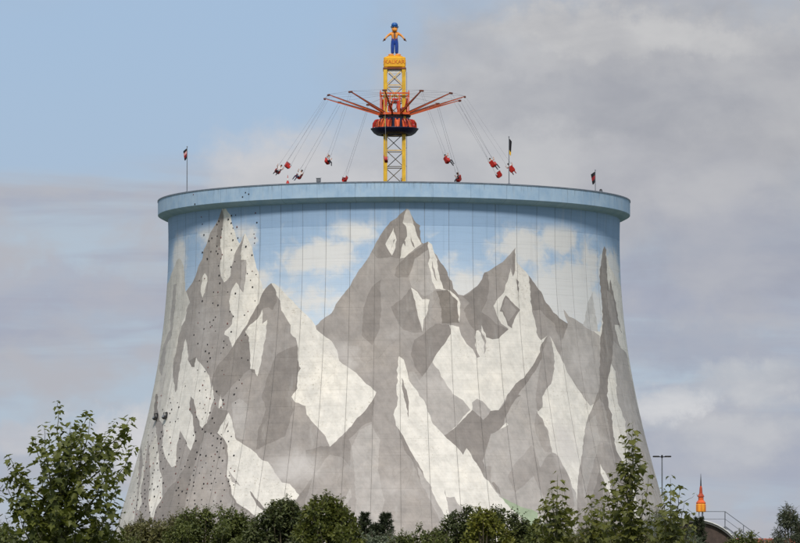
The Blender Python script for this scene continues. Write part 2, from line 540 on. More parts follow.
# ---------------------------------------------------------------- mural, traced as flat paint areas
PAL = {
    'A': (216, 211, 202), 'W': (236, 231, 222), 'C': (210, 204, 197), 'L': (184, 178, 173),
    'M': (169, 162, 157), 'D': (150, 143, 138), 'K': (138, 131, 125), 'G': (168, 182, 154), 'O': (154, 147, 137),
    'Y': (182, 174, 160), 'S': (150, 180, 212), 'P': (205, 203, 200),
}
E_RIDGE = "315.8,325.5 325.7,317 331.7,312.6 335.5,304 341.5,296.8 350.6,285.5 358,272.6 365.7,262 372.5,250.8 381.7,232.8 390,222 399.6,214.7 406.4,208"
MURAL = [
    # pale peak at the far left edge
    ('A', "60,640 100,560 140,380 158,330 166,290 172,272 176,261 178.7,258 181,260 184,266 185,280 186,292 200,300 210,640"),
    # everything that is rock
    ('W', "186,291.5 190.8,286 195.3,275.7 198.3,266.6 202,259 204,250 208,240 211,233 215,226 219,217 222,209 226.4,209 230,214.7 "
          "232.4,225 235.5,233 237,239 239.5,244 243,236.6 245.3,233.6 249,239.6 252,248 254.3,255.5 255.7,263.6 258.7,274 262.5,289 266,287.7 "
          "271.8,282.5 275,283 279.6,287.7 285.7,295 293,301 298.5,307 306.8,315 313.6,324 " + E_RIDGE + " 409.4,210 412.5,217 416.2,223.8 420,225 "
          "420.8,239 421.5,242 423.8,243.4 428.3,241 431.3,244 434.3,253 439.4,259 445.5,269.6 450,278.7 453.8,288.5 457.5,294.5 463.6,295.7 "
          "469.6,292 477,286 483,278 484,272.6 489,271 495,266.6 502.6,262 510,254.5 515.3,247.5 515.5,256 516.5,262 521,268 526,272 529,275.7 536.6,286 "
          "540.4,292 546.4,302.8 554,312 560,318 567.5,324 563,309 568.3,316.4 574.3,318.7 582.6,324 592,329.5 600.5,331.5 601.9,324.7 602.2,307.8 600.8,294 "
          "599.7,277 600.5,265.4 602.2,253.5 604.7,246 606,250 609,265 615,275.6 619,284 624,292 640,330 760,640 60,640 150,500 172,372 181.5,326.5 189.5,302"),
    # ---- left edge, shaded strips of the pale peak
    ('L', "170,329.5 172,300 174,285 176,284 175,305 172,335 166.4,345 165,363 162,376 159,371 161,355 166,338"),
    ('C', "160,380 163,372 166,372 163,395 158,420 154,440 148,470 143,462 150,430 155,405"),
    ('D', "155.5,394 157.5,394 157.6,408 159.5,420 163,425 161,430 155.5,422 154,410"),
    # ---- peak with the climbing routes: shaded face, then its lit faces
    ('M', "186.2,291.5 190.8,286 195.3,275.7 198.3,266.6 202,259 204,250 208,240 211,233 215,226 219,217 222,208.8 224,219 222,233 220.4,246 222.5,254.5 "
          "220,268 221.7,278.7 224,282.5 230,275.7 232,265 233.8,259 236.2,251 240,243.4 243,236.6 244.6,234.5 243,243 240.6,250 240.6,260.6 246.6,260.6 246.6,272.6 "
          "243.6,293 239.8,287.7 236,282.5 232.3,289 229,301 230,310 233,316.4 231.5,324 225.5,332 224.5,334 229,336.5 231,343 232,347.6 226,360 216,372 212,386 "
          "211,396 211,385 208.7,376 205,369 198,360.5 195.8,357.5 192,367 188,360 187.5,347.6 186,338.6 183,349 180.8,361 179,373 177.7,385 175.5,393 174,385 "
          "172.9,372 173.2,363 176.2,349 178.5,335.6 181.5,326.5 185.5,319.5 187,310 189.5,302 188.5,297"),
    ('D', "219,217 222,209 224,219 222,233 220.4,246 216,246 217.5,230"),
    ('W', "205,272.6 207.4,277 206.6,286 202,298 200.6,292 202,278.7"),
    ('W', "224.5,333 229,328 231,331 229,336"),
    ('K', "189,361 195.8,357 194.5,367 191,367"),
    ('L', "241,262 246.6,261 245,276 243,291 240,287 241.5,275"),
    # ---- dark peak of the left middle
    ('M', "271.8,282.5 266,287.7 261.5,294 258.7,303 252.6,313.4 246.6,324 238,337 232,347.6 224.5,358 217.7,365.8 213,371 211.7,378 212.5,388 214,398 "
          "205,430 190,460 178,640 340,640 345,470 341,440 330.4,446.3 325,435.8 316,426.7 307,414.6 304.7,405.6 295,402 291.5,397 296.8,388.4 297.5,377.8 "
          "300.6,368.8 297.5,359.7 298,344.6 295.3,338.6 290,332.5 290.2,325.5 286.4,318 281.9,310 279.6,301 275.8,292"),
    ('D', "271.8,282.5 266,287.7 261.5,294 258.7,303 252.6,313.4 246.6,324 238,337 232,347.6 217.7,366 212,378 213,390 222,398 238,380 250,369 257,376 262,357 266,338 267,319.5 272,312 277,300 275.8,292"),
    ('M', "258,318 263,309 269,308 276,313 283,330 280,352 270,364 262,385 255,420 246,446 238,438 236,420 240,400 250,380 258,370"),
    ('D', "276.4,354 284,350 298,345 297.5,360 300.6,368.8 297.5,378 297,388.5 291.5,397 293,410 285,436 268,444 256,450 258,430 266,410 262,396 268,376"),
    ('W', "262.5,310 258.5,318 249.4,325 245,331.8 248.7,337 250,355 250,368.5 254.7,370 257,376 258.5,372 262,356.7 265.8,338.6 267,319.5 262.5,324"),
    ('L', "232,402 240,398 247,405 244,440 236,438 233,426"),
    # lit slab right of it
    ('W', "271.8,282.5 275,283 279.6,287.7 285.7,295 293,301 298.5,307 306.8,315 313.6,324 316.4,329.5 322.5,334.8 331.5,341.6 337.5,350.7 339,361 346.6,365.8 "
          "355.7,372.5 363,381 370,387 375.8,392 375.5,395 368.7,405.6 359.6,416 349,428 341.7,436.5 334,442.5 330.4,446.3 325,435.8 316,426.7 307,414.6 304.7,405.6 "
          "295,402 291.5,397 296.8,388.4 297.5,377.8 300.6,368.8 297.5,359.7 298,344.6 295.3,338.6 290,332.5 290.2,325.5 286.4,318 281.9,310 279.6,301 275.8,292"),
    # ---- central peak
    ('M', E_RIDGE + " 409.4,210 412.5,217 416.2,223.8 420,225 420.8,239 421.5,242 423.8,243.4 428.3,241 431.3,244 434.3,253 439.4,259 445.5,269.6 450,278.7 453.8,288.5 "
          "457.5,294.5 463.6,295.7 469.6,292 475,305 470,330 461,335.6 459.6,326.5 449,325 450.6,334 446,341.6 437,353.7 432.5,362 438.5,370 444.5,382 453.6,394.4 462.6,400.5 "
          "470.4,409.3 450,432 456,446 480,520 480,640 330,640 318,475 321,461 330.4,446.3 334,442.5 341.7,436.5 349,428 359.6,416 368.7,405.6 375.5,395 375.8,392 370,387 363,381 355.7,372.5 "
          "346.6,365.8 339,361 337.5,350.7 331.5,341.6 322.5,334.8 316.4,329.5"),
    ('D', "406.4,208 402.6,223 406.4,226.8 407,236 402.6,245 400,258.5 391,257 377.5,258 372,252 381.7,232.8 390,222 399.6,214.7"),
    ('C', "406.4,208 409.4,210 412.5,217 413.5,224 402.6,223"),
    ('D', "409.4,210 412.5,217 416.2,223.8 420,225 420.8,239 421.5,243.5 417,236 414.7,226.8 412.5,218"),
    ('W', "402.6,223 413.5,224 414.7,226.8 417,236 421.5,244 414.7,249.4 404,257.7 400,258.5 402.6,245 407,236 406.4,226.8"),
    ('D', "411,236.5 413.5,244 414.5,248.5 412,246 411,241"),
    ('D', "404,238 406,242 405,247 403,243"),
    ('W', "393.6,227.5 395,235 396.6,240.4 395,248 391.3,255.5 386,244"),
    ('D', "395.5,239 392,246 390,251.5 391.4,247 394,240"),
    ('D', "400.5,261 412,252.5 424,244 428,241.5 427.6,250 419,256 415.3,259 412.3,266.6 407.7,277 398.7,278 395,275.7 396,268"),
    ('L', "415.3,259 427.6,250 428,263.6 431,272.6 432,281.7 436,290 425,296 417,290 411,286 409,278 412.3,267"),
    ('W', "428.3,241 431.3,244 434.3,253 437,259 438.7,272.6 441,283 444,288.5 450,290 456,295.3 460.6,301 460.6,316 459,322.5 457.5,307 457.5,299.8 452.3,295.3 447.7,289.5 "
          "435.7,289 432,281.7 431,272.6 428,263.6 430.4,257.5 428,250"),
    ('M', "432,260 434,270 437,282 434.5,276 432.5,268"),
    ('D', "439.4,259 445.5,269.6 450,278.7 453.8,288.5 457.5,294.5 460,299 450,290 444,288.5 441,283 438.7,272.6 437,260"),
    ('K', "436.4,290.8 447.7,290 452.3,296 457.5,300.6 457.5,310 459,323 441.7,323.7 441.7,310 439,300"),
    ('W', "411.5,287.7 416.8,291.5 422,299 429.6,299.8 428,310 424.3,319.4 422.4,331.5 419,319.4 414.5,301"),
    ('D', "411.5,287.7 401.7,299 391,306.6 395.7,318 398.5,325 403.8,330 415.8,333.3 422,332.5 419,319.4 414.5,301"),
    ('D', "371.7,287.7 380.5,280 381,310 379,331 372,345 362,335 364,305"),
    ('D', "424,333 436,324 449,325 450.6,334 446,341.6 437,353.7 432.5,362 428,372 422,376 415,366 410,355 414,340"),
    ('L', "425,373 432.5,362 438.5,370 444.5,382 453.6,394.4 462.6,400.5 470.4,409.3 450,432 444,435 433.6,424.4 430.6,417.6 426,405.6 418,393 409.8,380.8 408,372 414,372 420,380"),
    ('D', "375.5,395 372.5,410 371.7,421 359.6,428 349,439 351,446 350.5,467 345,458 341,440 349,428 359.6,416 368.7,405.6"),
    ('D', "305.5,451 320.6,446.3 330.4,446.3 341.7,436.5 349,439 351,446 350.5,467 341.7,457 330,455 319,468 300,494 295.5,503 290,560 296,620 300,520 312,480 314,470 308,462"),
    ('L', "352,446 360,430 371,424 380,440 378,470 384,500 376,545 352,545 356,500 354,470"),
    ('L', "350,487 352,497 344,507 342,505 347,495"),
    # lit sliver in the lower middle
    ('W', "399.2,356.7 403.8,359.7 406,368.8 409.8,380.8 418,393 424,400.5 426,405.6 430.6,417.6 433.6,424.4 444,435 456,444.8 463.6,454.6 466.6,447.8 477,463.7 484,476.5 "
          "491,483.6 500.4,496.5 511,507.8 521.5,518.4 529,532 560,600 560,640 470,640 446,521.4 443,512 435.7,500 431,486.7 423.6,476 414,457 406.4,443.3 400.4,432 396.6,425 393.6,414.6 "
          "396.6,405.6 397.7,398 396,390 397.7,381 397,370 398.5,357.5"),
    ('D', "401.5,377.8 405.3,387 408,397 409,406.5 408.7,417.6 405,401 402.5,390"),
    ('D', "397,424 400.4,432 406.4,443.3 414,457 421,468 424.5,477 431,487 426,490 419,478 412,460 405,450 400.4,438.8"),
    ('L', "417,466 423.6,476 431,486.7 435.7,500 443,512 446,521.4 440,522 434,508 428,496 420,481"),
    ('M', "420,482 427,494 433,510 440,524 436,560 426,560 424,520 422,495"),
    ('L', "444.5,489.7 446.8,497 453.6,497 459.6,506 467,509 462,520 470,560 452,560 449,512"),
    # ---- right-middle peaks
    ('M', "469.6,292 477,286 483,278 484,272.6 489,271 495,266.6 502.6,262 510,254.5 515.3,247.5 515,269.6 512.5,277 511,268 508.7,278.7 505.7,284.7 504,293 496.6,299.8 493.6,306 "
          "496.6,315 501,324 508.7,328.5 498.7,338.6 492.6,340 486.6,337 482,328 484,333 485.8,341.6 485.8,352 484.3,354.4 484.3,343 480.6,332.5 476,328 475.3,337 476,349 479.8,356.7 476.8,358 473,349 468.7,346 461,335.6 459.6,325 460.6,301 457.5,294.5 463.6,295.7"),
    ('D', "480,282.5 484,272.6 488,272 489,285 487,300 481,312 470,303 463,297 470,293"),
    ('D', "481,312 489,316.4 496.6,324 508.7,329 498.7,338.6 492.6,340 486.6,337 482,328 475.7,331.5 468,322.5 464,310 470,303"),
    ('D', "515.3,247.5 515,269.6 512.8,276.5 512,262 512.5,254"),
    ('D', "505.7,295 513,303 520.8,310 516,316.4 511.7,328.5 508,325.5 502.6,312 499.6,311 503.4,301"),
    ('M', "506,298 512,304 517,310 512,318 508,322 504,312 502,309"),
    ('D', "516.2,275.7 518,282 519,292 517,289"),
    ('W', "480.8,326 483,330 483.5,336 481.5,332"),
    # ---- peak H and its shade
    ('M', "529,275.7 536.6,286 540.4,292 546.4,302.8 554,312 560,318 567.5,324 575,335 585,352 590,372 592,400 590,405 581.7,394.4 568,373 560.6,356.7 550,335.6 548.5,334.8 541,340 537,332.5 536.4,325 532,312 531.3,302.8 529.5,280"),
    ('D', "529,275.7 536.6,286 540.4,292 546.4,302.8 554,312 560,318 567.5,324 566,334 560.6,341.6 556,330 554,324 546.4,316.4 540.4,310 532.8,310 531,302"),
    ('L', "563,309 568.3,316.4 574.3,318.7 582.6,324 592,329.5 599.8,336 599.8,355 599.8,385 593.8,403.5 590.8,405.8 584.7,399 581.7,393 568,373 560.6,357 562,342 567.5,324"),
    ('P', "592.5,292.5 587.8,302.7 585,319.7 583,326 592,331 598,332 596,318 594,304"),
    # peak U with its dark crest
    ('L', "548.5,334.8 541,345 540,352 532,365.8 523.6,377.8 515.3,384 507.7,394.4 501.7,405 498.3,410 508,425 491,434 482,462 484,476 500,497 524,508 545,520 560,600 640,600 628.5,463 600,464 580,470 578,500 "
          "569,477 563,464.4 555.7,453 552.6,452.4 548,431 542,419 536.8,410 542.4,404 543,407 542.5,396.7 545.5,390 551.5,384 553.8,371.8 554.5,355 550,335.6"),
    ('D', "548.5,334.8 541,345 540,352 532,365.8 523.6,377.8 515.3,384 507.7,394.4 504,403 513.8,402 521,390 530.4,378 536.4,370 540,362 546,350"),
    ('M', "548.5,334.8 550,335.6 554.5,355 553.8,371.8 551.5,384 545.5,390 542.5,396.7 543,407 538,412 535,400 540,370 543,352"),
    ('D', "472.6,410 450,432 444,435 450,441.8 456,445.6 463.6,454.6 466.6,448 477,463.7 484,476.5 491,483 488,474 482.5,461.4 490.8,434 501,428 508.9,419 515,408.6 521,395 516,394 510.4,395 504.3,403.3 498.3,410 490.8,411 487,417.6 483,420 478.7,414.6"),
    ('L', "472.6,410 472.6,402.5 477,398 483,401 490.8,410 487,417.6 483,420 478.7,414.6"),
    ('L', "517,397 521,395 515,408 509,418 503,426 507,415 511,406"),
    ('M', "531.5,444.8 515,464.4 508,477 515.5,492.7 533.6,476 545,500 560,510 566,480 562,466 555.7,453 552.6,452.4 545,458 540.6,467.5 535,452"),
    ('M', "484,466 491,466 491,484 487,478"),
    ('D', "491,483 494,482 500,490 502,498 496,491"),
    ('M', "536.8,410 542,419 548,431 552.6,452.4 545,452 538,440 534,425"),
    ('M', "555.7,453 563,464.4 569,477 574,500 570,560 556,560 545,520 548,480 552,460"),
    ('G', "500.5,496.5 511,501.8 524.5,507.8 538,512 537,529 545,560 540,580 529,532 521.5,518.4 511,507.8"),
    # ---- lit wedge between them fades into pale grey
    # ---- tall peak at the right edge
    ('D', "604.7,246 606,250 606.4,262 607.6,279 609.3,291.7 610.3,279.8 612.4,289 615.8,302.7 618.3,318 621,332 626,352 618,345 613.4,340 612,364 608,376 607.4,394.4 609,407 612,414.6 613.4,432.7 615,446 624,466 "
          "640,540 650,640 575,640 578,477 583,450 585.5,424 592,409 593.8,403.5 599.8,385 599.8,355 599.8,337 602.8,326 602.2,307.8 600.8,294 599.7,277 600.5,265.4 602.2,253.5"),
    ('M', "607,290 609.3,291.7 613,296 617,318 620,332 626,352 618,345 613.4,340 611,325 608,305"),
    ('W', "615,324.7 619,325 624,340 626,352 621,348 617,337"),
    ('M', "592,409 600,398 606,410 611,440 617,470 626,520 630,570 606,570 604,500 600,470 592,500 582,520 577,500 578,477 583,450 585.5,424"),
    ('L', "586,424 596,415 600,440 592,470 584,500 582,470"),
    ('L', "612,364 613.4,340 618,345 626,352 630,372 636,400 642,424 634,430 625.5,422 618,402.5 616.4,391.4 615.7,371.8"),
    ('W', "612,364 615.7,371.8 616.4,391.4 618,402.5 625.5,422 627,440 628.5,463 624,466 615,446 613.4,432.7 612,414.6 609,407 607.4,394.4 608,376"),
    ('W', "599.8,464 610,480.6 611,495.7 605.8,486.7 601,473"),
    ('D', "621.4,293 624,300 625,313 623,310"),
    ('L', "628.5,463 625.5,422 634,430 642,424 650,450 662,500 690,640 650,640 640,520"),
    ('A', "626,352 632,372 638,395 646,420 652,445 658,478 655,478 649,450 642,424 636,400 630,372"),
    # ---- lower left: lobes of lit rock with the dark foot between
    ('D', "218,408.6 228.4,411.6 222,424 216.6,432.7 224,438.8 227,446 228,458.4 227,477 229,479 232,494 236.6,503 248.7,511 256,517 270,640 140,640 151.5,520.6 156.8,508 164,494 175,482 185.5,465.5 190,451 "
          "195.5,438.8 194,428 192.5,414.6 188.7,410 190.5,396 194,399.5 197,414.6 200,425 202.3,428 210.6,417.6 215,404"),
    ('M', "205,432 216,434 223,440 226,460 226,480 230,496 236,505 250,514 255,640 185,640 180,530 190,480 198,455"),
    ('M', "160,422 163,425 163.8,434 162,446 166.8,460 172,468 175.8,466 176.6,448 180.4,431 185,439 190,451 185.5,465.5 175,482 164,494 162,497 162,479 159.8,470 159,455 157,436 155.5,422"),
    ('M', "141,444 143,462 141,480 138,500 137,512 141.7,503 141,491 144,476 147,452 148.6,440 149.5,461 150.5,478 148.5,498.7 150,511 151.5,520.6 148,560 132,560 135,514 138,490 139,465"),
    ('W', "220.4,394.5 222.6,408.6 218,407.8"),
    # lower lit patch
    ('W', "228.4,413 231,418 233,426.7 236,440 243.6,444.8 252.6,451 261.7,460 268,461 275,473 282,482 289.4,484.4 299.2,495 294,501.8 285,508 276,560 280,640 260,640 256,517 248.7,511 236.6,503 232,494 229,479 227,477 228,458.4 227,446 224,438.8 216.6,432.7"),
    ('D', "228,421 228,426 224.5,433 226,426"),
    ('D', "250,491 252.4,493.4 259,502 265,509 262,510.5 256,505"),
    ('L', "229,470 233,476 240,486 238,484 232,482"),
]
CLOUDS = [  # painted clouds: x, y, rx, ry, amount
    (325, 256, 34, 16, 0.9), (355, 232, 22, 14, 0.8), (300, 265, 22, 9, 0.8), (370, 222, 16, 10, 0.5), (312, 300, 26, 16, 0.6), (335, 305, 14, 16, 0.5),
    (560, 236, 18, 18, 1.0), (525, 245, 26, 22, 0.8), (575, 290, 28, 34, 0.85), (548, 290, 20, 26, 0.85), (560, 306, 36, 16, 1.0), (588, 308, 20, 22, 1.0), (500, 250, 16, 14, 0.5), (590, 265, 14, 24, 0.7),
    (465, 285, 22, 16, 0.8), (448, 262, 14, 12, 0.5), (612, 272, 16, 20, 0.9), (207, 230, 12, 14, 0.8), (200, 224, 12, 8, 0.6), (178, 262, 8, 30, 0.8),
    (240, 226, 10, 12, 0.7), (252, 236, 8, 14, 0.6), (262, 280, 10, 16, 0.6), (285, 292, 12, 10, 0.5), (480, 270, 12, 10, 0.4), (430, 240, 12, 8, 0.2),
]


MIST = [  # soft pale scumbles over the rock: x, y, rx, ry, amount
    (295, 468, 26, 14, 0.95), (342, 352, 22, 12, 0.6), (352, 366, 16, 10, 0.5), (582, 365, 16, 34, 0.55), (566, 445, 12, 22, 0.9), (205, 325, 14, 30, 0.45), (240, 415, 10, 26, 0.4),
    (395, 485, 20, 20, 0.45), (362, 470, 18, 40, 0.3), (512, 452, 26, 24, 0.35), (440, 388, 20, 18, 0.45), (398, 335, 24, 16, 0.3), (600, 440, 12, 30, 0.35), (215, 470, 18, 30, 0.3), (560, 340, 20, 14, 0.3),
    (270, 340, 12, 20, 0.3), (636, 440, 14, 60, 0.4), (480, 345, 12, 8, 0.3), (425, 312, 30, 12, 0.2),
]


def wobble(x, y):
    """small uneven hand of the painters, the same wherever two areas share an edge"""
    dx = 0.38 * math.sin(x * 1.31 + y * 0.83) + 0.30 * math.sin(x * 0.47 - y * 1.73 + 1.0) + 0.20 * math.sin(x * 2.9 + y * 2.3)
    dy = 0.34 * math.sin(x * 0.93 - y * 1.21 + 2.0) + 0.28 * math.sin(x * 1.91 + y * 0.57) + 0.20 * math.sin(x * 2.1 - y * 3.1)
    return x + dx, y + dy


def trace(txt):
    pts = [tuple(float(q) for q in p.split(',')) for p in txt.split()]
    out = []
    for i, a in enumerate(pts):
        b = pts[(i + 1) % len(pts)]
        n = max(1, min(14, int(math.hypot(b[0] - a[0], b[1] - a[1]) / 3.2)))
        for k in range(n):
            x, y = a[0] + (b[0] - a[0]) * k / n, a[1] + (b[1] - a[1]) * k / n
            th, z = on_tower(*wobble(x, y))
            out.append((th * SS, z))
    return out


NPAN = 60
TH0 = -math.pi / 2 + 0.0239
PW = 2 * math.pi / NPAN
GAP = 0.029                                  # open joint between two wall strips
LIFTS = [37.05 - 1.72 * k for k in range(22)]
LIFTS = [z for z in LIFTS if z > 0.6]


def build_mural():
    V, E = [], []
    polys = []
    for cname, txt in MURAL:
        p = trace(txt)
        p = [q for i, q in enumerate(p) if i == 0 or abs(q[0] - p[i - 1][0]) + abs(q[1] - p[i - 1][1]) > 0.02]
        polys.append((cname, np.array(p)))
        b = len(V)
        V += p
        E += [(b + i, b + (i + 1) % len(p)) for i in range(len(p))]
    # vertical lines of every strip and horizontal lines of every lift
    xs = []
    for k in range(NPAN // 2):
        a = (TH0 + k * PW) * SS
        wd = PW * SS
        xs += [a + GAP / 2, a + wd * 0.25, a + wd * 0.5, a + wd * 0.75, a + wd - GAP / 2]
    zs = [0.0, Z_TOP]
    for z in LIFTS:
        zs += [z - 0.03, z, z + 0.03, z + 0.86]
    zs = sorted(q for q in zs if 0 <= q <= Z_TOP)
    b = len(V)
    for x in xs:
        V += [(x, z) for z in zs]
    nz = len(zs)
    for i in range(len(xs)):
        for j in range(nz - 1):
            E.append((b + i * nz + j, b + i * nz + j + 1))
    for i in range(len(xs) - 1):
        for j in range(nz):
            E.append((b + i * nz + j, b + (i + 1) * nz + j))
    vo, eo, fo, _, _, _ = delaunay_2d_cdt([Vector(p) for p in V], E, [], 0, 1e-4)
    vo = np.array([(p.x, p.y) for p in vo])
    fo = np.array([f for f in fo if len(f) == 3])
    cen = vo[fo].mean(axis=1)
    keep = (cen[:, 1] > 0) & (cen[:, 1] < Z_TOP) & (cen[:, 0] > xs[0]) & (cen[:, 0] < xs[-1])
    fo, cen = fo[keep], cen[keep]
    # colour of every face: the uppermost paint area that holds its middle
    colr = np.tile(np.array(lin(*PAL['S'])), (len(fo), 1))
    sky_f = np.ones(len(fo))
    lit_f = np.zeros(len(fo))
    for cname, p in polys:
        inside = np.zeros(len(fo), bool)
        x, y = cen[:, 0], cen[:, 1]
        box_ = (x >= p[:, 0].min()) & (x <= p[:, 0].max()) & (y >= p[:, 1].min()) & (y <= p[:, 1].max())
        idx = np.nonzero(box_)[0]
        if not len(idx):
            continue
        xx, yy = x[idx], y[idx]
        ins = np.zeros(len(idx), bool)
        q = np.roll(p, -1, axis=0)
        for (x0, y0), (x1, y1) in zip(p, q):
            if y0 == y1:
                continue
            c = ((y0 > yy) != (y1 > yy)) & (xx < (x1 - x0) * (yy - y0) / (y1 - y0) + x0)
            ins ^= c
        inside[idx] = ins
        colr[inside] = lin(*PAL[cname])
        sky_f[inside] = 0.0
        lit_f[inside] = 1.0 if cname in 'WAC' else 0.0
    # soft painted clouds, one value for each vertex
    cl = np.zeros(len(vo))
    for (x, y, rx, ry, amt) in CLOUDS:
        th, z = on_tower(x, y)
        ex = rx / 9.5 / max(0.25, math.cos(th))
        d = ((vo[:, 0] - th * SS) / ex) ** 2 + ((vo[:, 1] - z) / (ry / 9.5)) ** 2
        cl = np.maximum(cl, amt * np.exp(-d * 0.9))
    ms = np.zeros(len(vo))
    for (x, y, rx, ry, amt) in MIST:
        th, z = on_tower(x, y)
        ex = rx / 9.5 / max(0.25, math.cos(th))
        d = ((vo[:, 0] - th * SS) / ex) ** 2 + ((vo[:, 1] - z) / (ry / 9.5)) ** 2
        ms = np.maximum(ms, amt * np.exp(-d * 0.9))
    return vo, fo, cen, colr, sky_f, lit_f, cl, ms


def mural_material():
    m = bpy.data.materials.new('painted_concrete')
    m.use_nodes = True
    t = NT(m.node_tree)
    pos = t.node('ShaderNodeNewGeometry').outputs['Position']
    _, _, pz = t.sep(pos)
    paint = t.node('ShaderNodeAttribute', attribute_name='paint').outputs['Color']
    skym = t.node('ShaderNodeAttribute', attribute_name='sky_paint').outputs['Fac']
    lit = t.node('ShaderNodeAttribute', attribute_name='lit_paint').outputs['Fac']
    cloud = t.node('ShaderNodeAttribute', attribute_name='cloud_paint').outputs['Fac']
    oi = t.node('ShaderNodeObjectInfo').outputs['Random']
    # painted sky: deeper blue above, paler towards the peaks, brushed white clouds
    n_c = t.noise(t.vmul(pos, (1, 1, 1.3)), 0.55, 6.0, 0.6, 0.4)
    n_s = t.noise(pos, 0.35, 4.0, 0.6)
    zj = t.math('ADD', pz, t.math('MULTIPLY', t.math('SUBTRACT', n_s, 0.5), 3.0))
    blue = t.mix(t.ramp(zj, 27.0, 37.0), lin(202, 217, 231), lin(166, 192, 219))
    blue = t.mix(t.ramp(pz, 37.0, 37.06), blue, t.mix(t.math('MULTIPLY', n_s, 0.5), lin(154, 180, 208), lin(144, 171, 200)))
    cm = t.ramp(t.math('ADD', cloud, t.math('MULTIPLY', t.math('SUBTRACT', n_c, 0.5), 1.15)), 0.10, 0.66)
    cm = t.math('MULTIPLY', cm, t.ramp(pz, 38.2, 36.6))
    blue = t.mix(cm, blue, lin(226, 225, 222))
    # rock paint: brushy mottling, grit in the lit areas
    n_m = t.noise(pos, 0.9, 6.0, 0.65)
    n_l = t.noise(pos, 0.16, 4.0, 0.6)
    rock = t.mix(t.ramp(n_m, 0.25, 0.75), t.mix(1.0, paint, (0.84, 0.84, 0.83), 'MULTIPLY'), t.mix(1.0, paint, (1.09, 1.08, 1.06), 'MULTIPLY'))
    rock = t.mix(t.math('MULTIPLY', t.ramp(n_l, 0.48, 0.68), 0.7), rock, t.mix(1.0, rock, (1.16, 1.14, 1.10), 'MULTIPLY'))
    n_g = t.noise(t.vmul(pos, (1, 1, 1.6)), 3.2, 5.0, 0.75)
    grit = t.math('MULTIPLY', t.math('MULTIPLY', t.ramp(n_g, 0.56, 0.68), t.ramp(t.noise(pos, 0.22, 3.0), 0.42, 0.58)), t.math('MULTIPLY', lit, 0.6))
    rock = t.mix(grit, rock, lin(150, 138, 112))
    mist = t.node('ShaderNodeAttribute', attribute_name='mist_paint').outputs['Fac']
    mm = t.ramp(t.math('ADD', mist, t.math('MULTIPLY', t.math('SUBTRACT', n_c, 0.5), 0.9)), 0.05, 0.95)
    rock = t.mix(t.math('MULTIPLY', mm, 0.8), rock, lin(212, 206, 200))
    # strokes of the brush across the rock, hairline cracks in it
    tilt = t.node('ShaderNodeVectorRotate', rotation_type='AXIS_ANGLE')
    t.put(tilt.inputs['Vector'], pos)
    tilt.inputs['Axis'].default_value = (0.2, 1, 0)
    tilt.inputs['Angle'].default_value = 0.6
    n_b = t.noise(t.vmul(tilt.outputs[0], (2.6, 2.6, 0.35)), 1.3, 5.0, 0.65, 0.6)
    rock = t.mix(t.math('MULTIPLY', t.ramp(n_b, 0.42, 0.70), 0.5), rock, t.mix(1.0, rock, (0.86, 0.85, 0.84), 'MULTIPLY'))
    vo_ = t.node('ShaderNodeTexVoronoi', feature='DISTANCE_TO_EDGE')
    t.put(vo_.inputs['Vector'], t.vec(*[t.math('ADD', q, t.math('MULTIPLY', n_m, 1.3)) for q in t.sep(pos)]))
    vo_.inputs['Scale'].default_value = 0.42
    crack = t.math('MULTIPLY', t.ramp(vo_.outputs[0], 0.012, 0.0), t.ramp(n_l, 0.45, 0.6))
    rock = t.mix(t.math('MULTIPLY', crack, 0.35), rock, t.mix(1.0, rock, (0.55, 0.53, 0.5), 'MULTIPLY'))
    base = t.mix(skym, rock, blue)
    # marks of the shuttering boards
    n_h = t.noise(t.vmul(pos, (0.22, 0.22, 5.5)), 1.0, 4.0, 0.6)
    base = t.mix(t.math('MULTIPLY', t.ramp(n_h, 0.46, 0.68), 0.30), base, t.mix(1.0, base, (0.84, 0.83, 0.82), 'MULTIPLY'))
    # rain runs that start under the rim
    n_r = t.noise(t.vmul(pos, (1, 1, 0.03)), 2.6, 4.0, 0.6)
    runs = t.math('MULTIPLY', t.ramp(n_r, 0.54, 0.72), t.ramp(t.math('ADD', pz, t.math('MULTIPLY', n_m, 5.0)), 33.0, 41.0))
    base = t.mix(t.math('MULTIPLY', runs, 0.38), base, t.mix(1.0, base, (0.66, 0.66, 0.66), 'MULTIPLY'))
    # weather: rain streaks, soot along lifts, a different batch in each strip
    n_v = t.noise(t.vmul(pos, (1, 1, 0.05)), 1.6, 5.0, 0.65)
    base = t.mix(t.math('MULTIPLY', t.ramp(n_v, 0.52, 0.78), 0.26), base, t.mix(1.0, base, (0.72, 0.70, 0.68), 'MULTIPLY'))
    n_w = t.noise(t.vmul(pos, (1, 1, 0.08)), 0.9, 4.0, 0.6)
    base = t.mix(t.math('MULTIPLY', t.ramp(n_w, 0.55, 0.8), 0.20), base, lin(226, 224, 218))
    lift = t.math('FRACT', t.math('DIVIDE', t.math('SUBTRACT', 37.05 + 172.0, pz), 1.72))
    edge = t.math('MINIMUM', lift, t.math('SUBTRACT', 1.0, lift))
    base = t.mix(t.math('MULTIPLY', t.ramp(edge, 0.035, 0.0), t.math('MULTIPLY', t.ramp(n_l, 0.42, 0.6), 0.22)), base, t.mix(1.0, base, (0.6, 0.6, 0.6), 'MULTIPLY'))
    base = t.mix(1.0, base, t.mix(oi, (0.965, 0.965, 0.965), (1.02, 1.02, 1.02)), 'MULTIPLY')
    # dirt that runs out of the joints between the strips
    sx_, sy_, _ = t.sep(pos)
    ang_ = t.math('ARCTAN2', sx_, t.math('MULTIPLY', sy_, -1.0))
    jf = t.math('FRACT', t.math('ADD', t.math('DIVIDE', t.math('SUBTRACT', ang_, TH0), PW), 60.0))
    je = t.math('MINIMUM', jf, t.math('SUBTRACT', 1.0, jf))
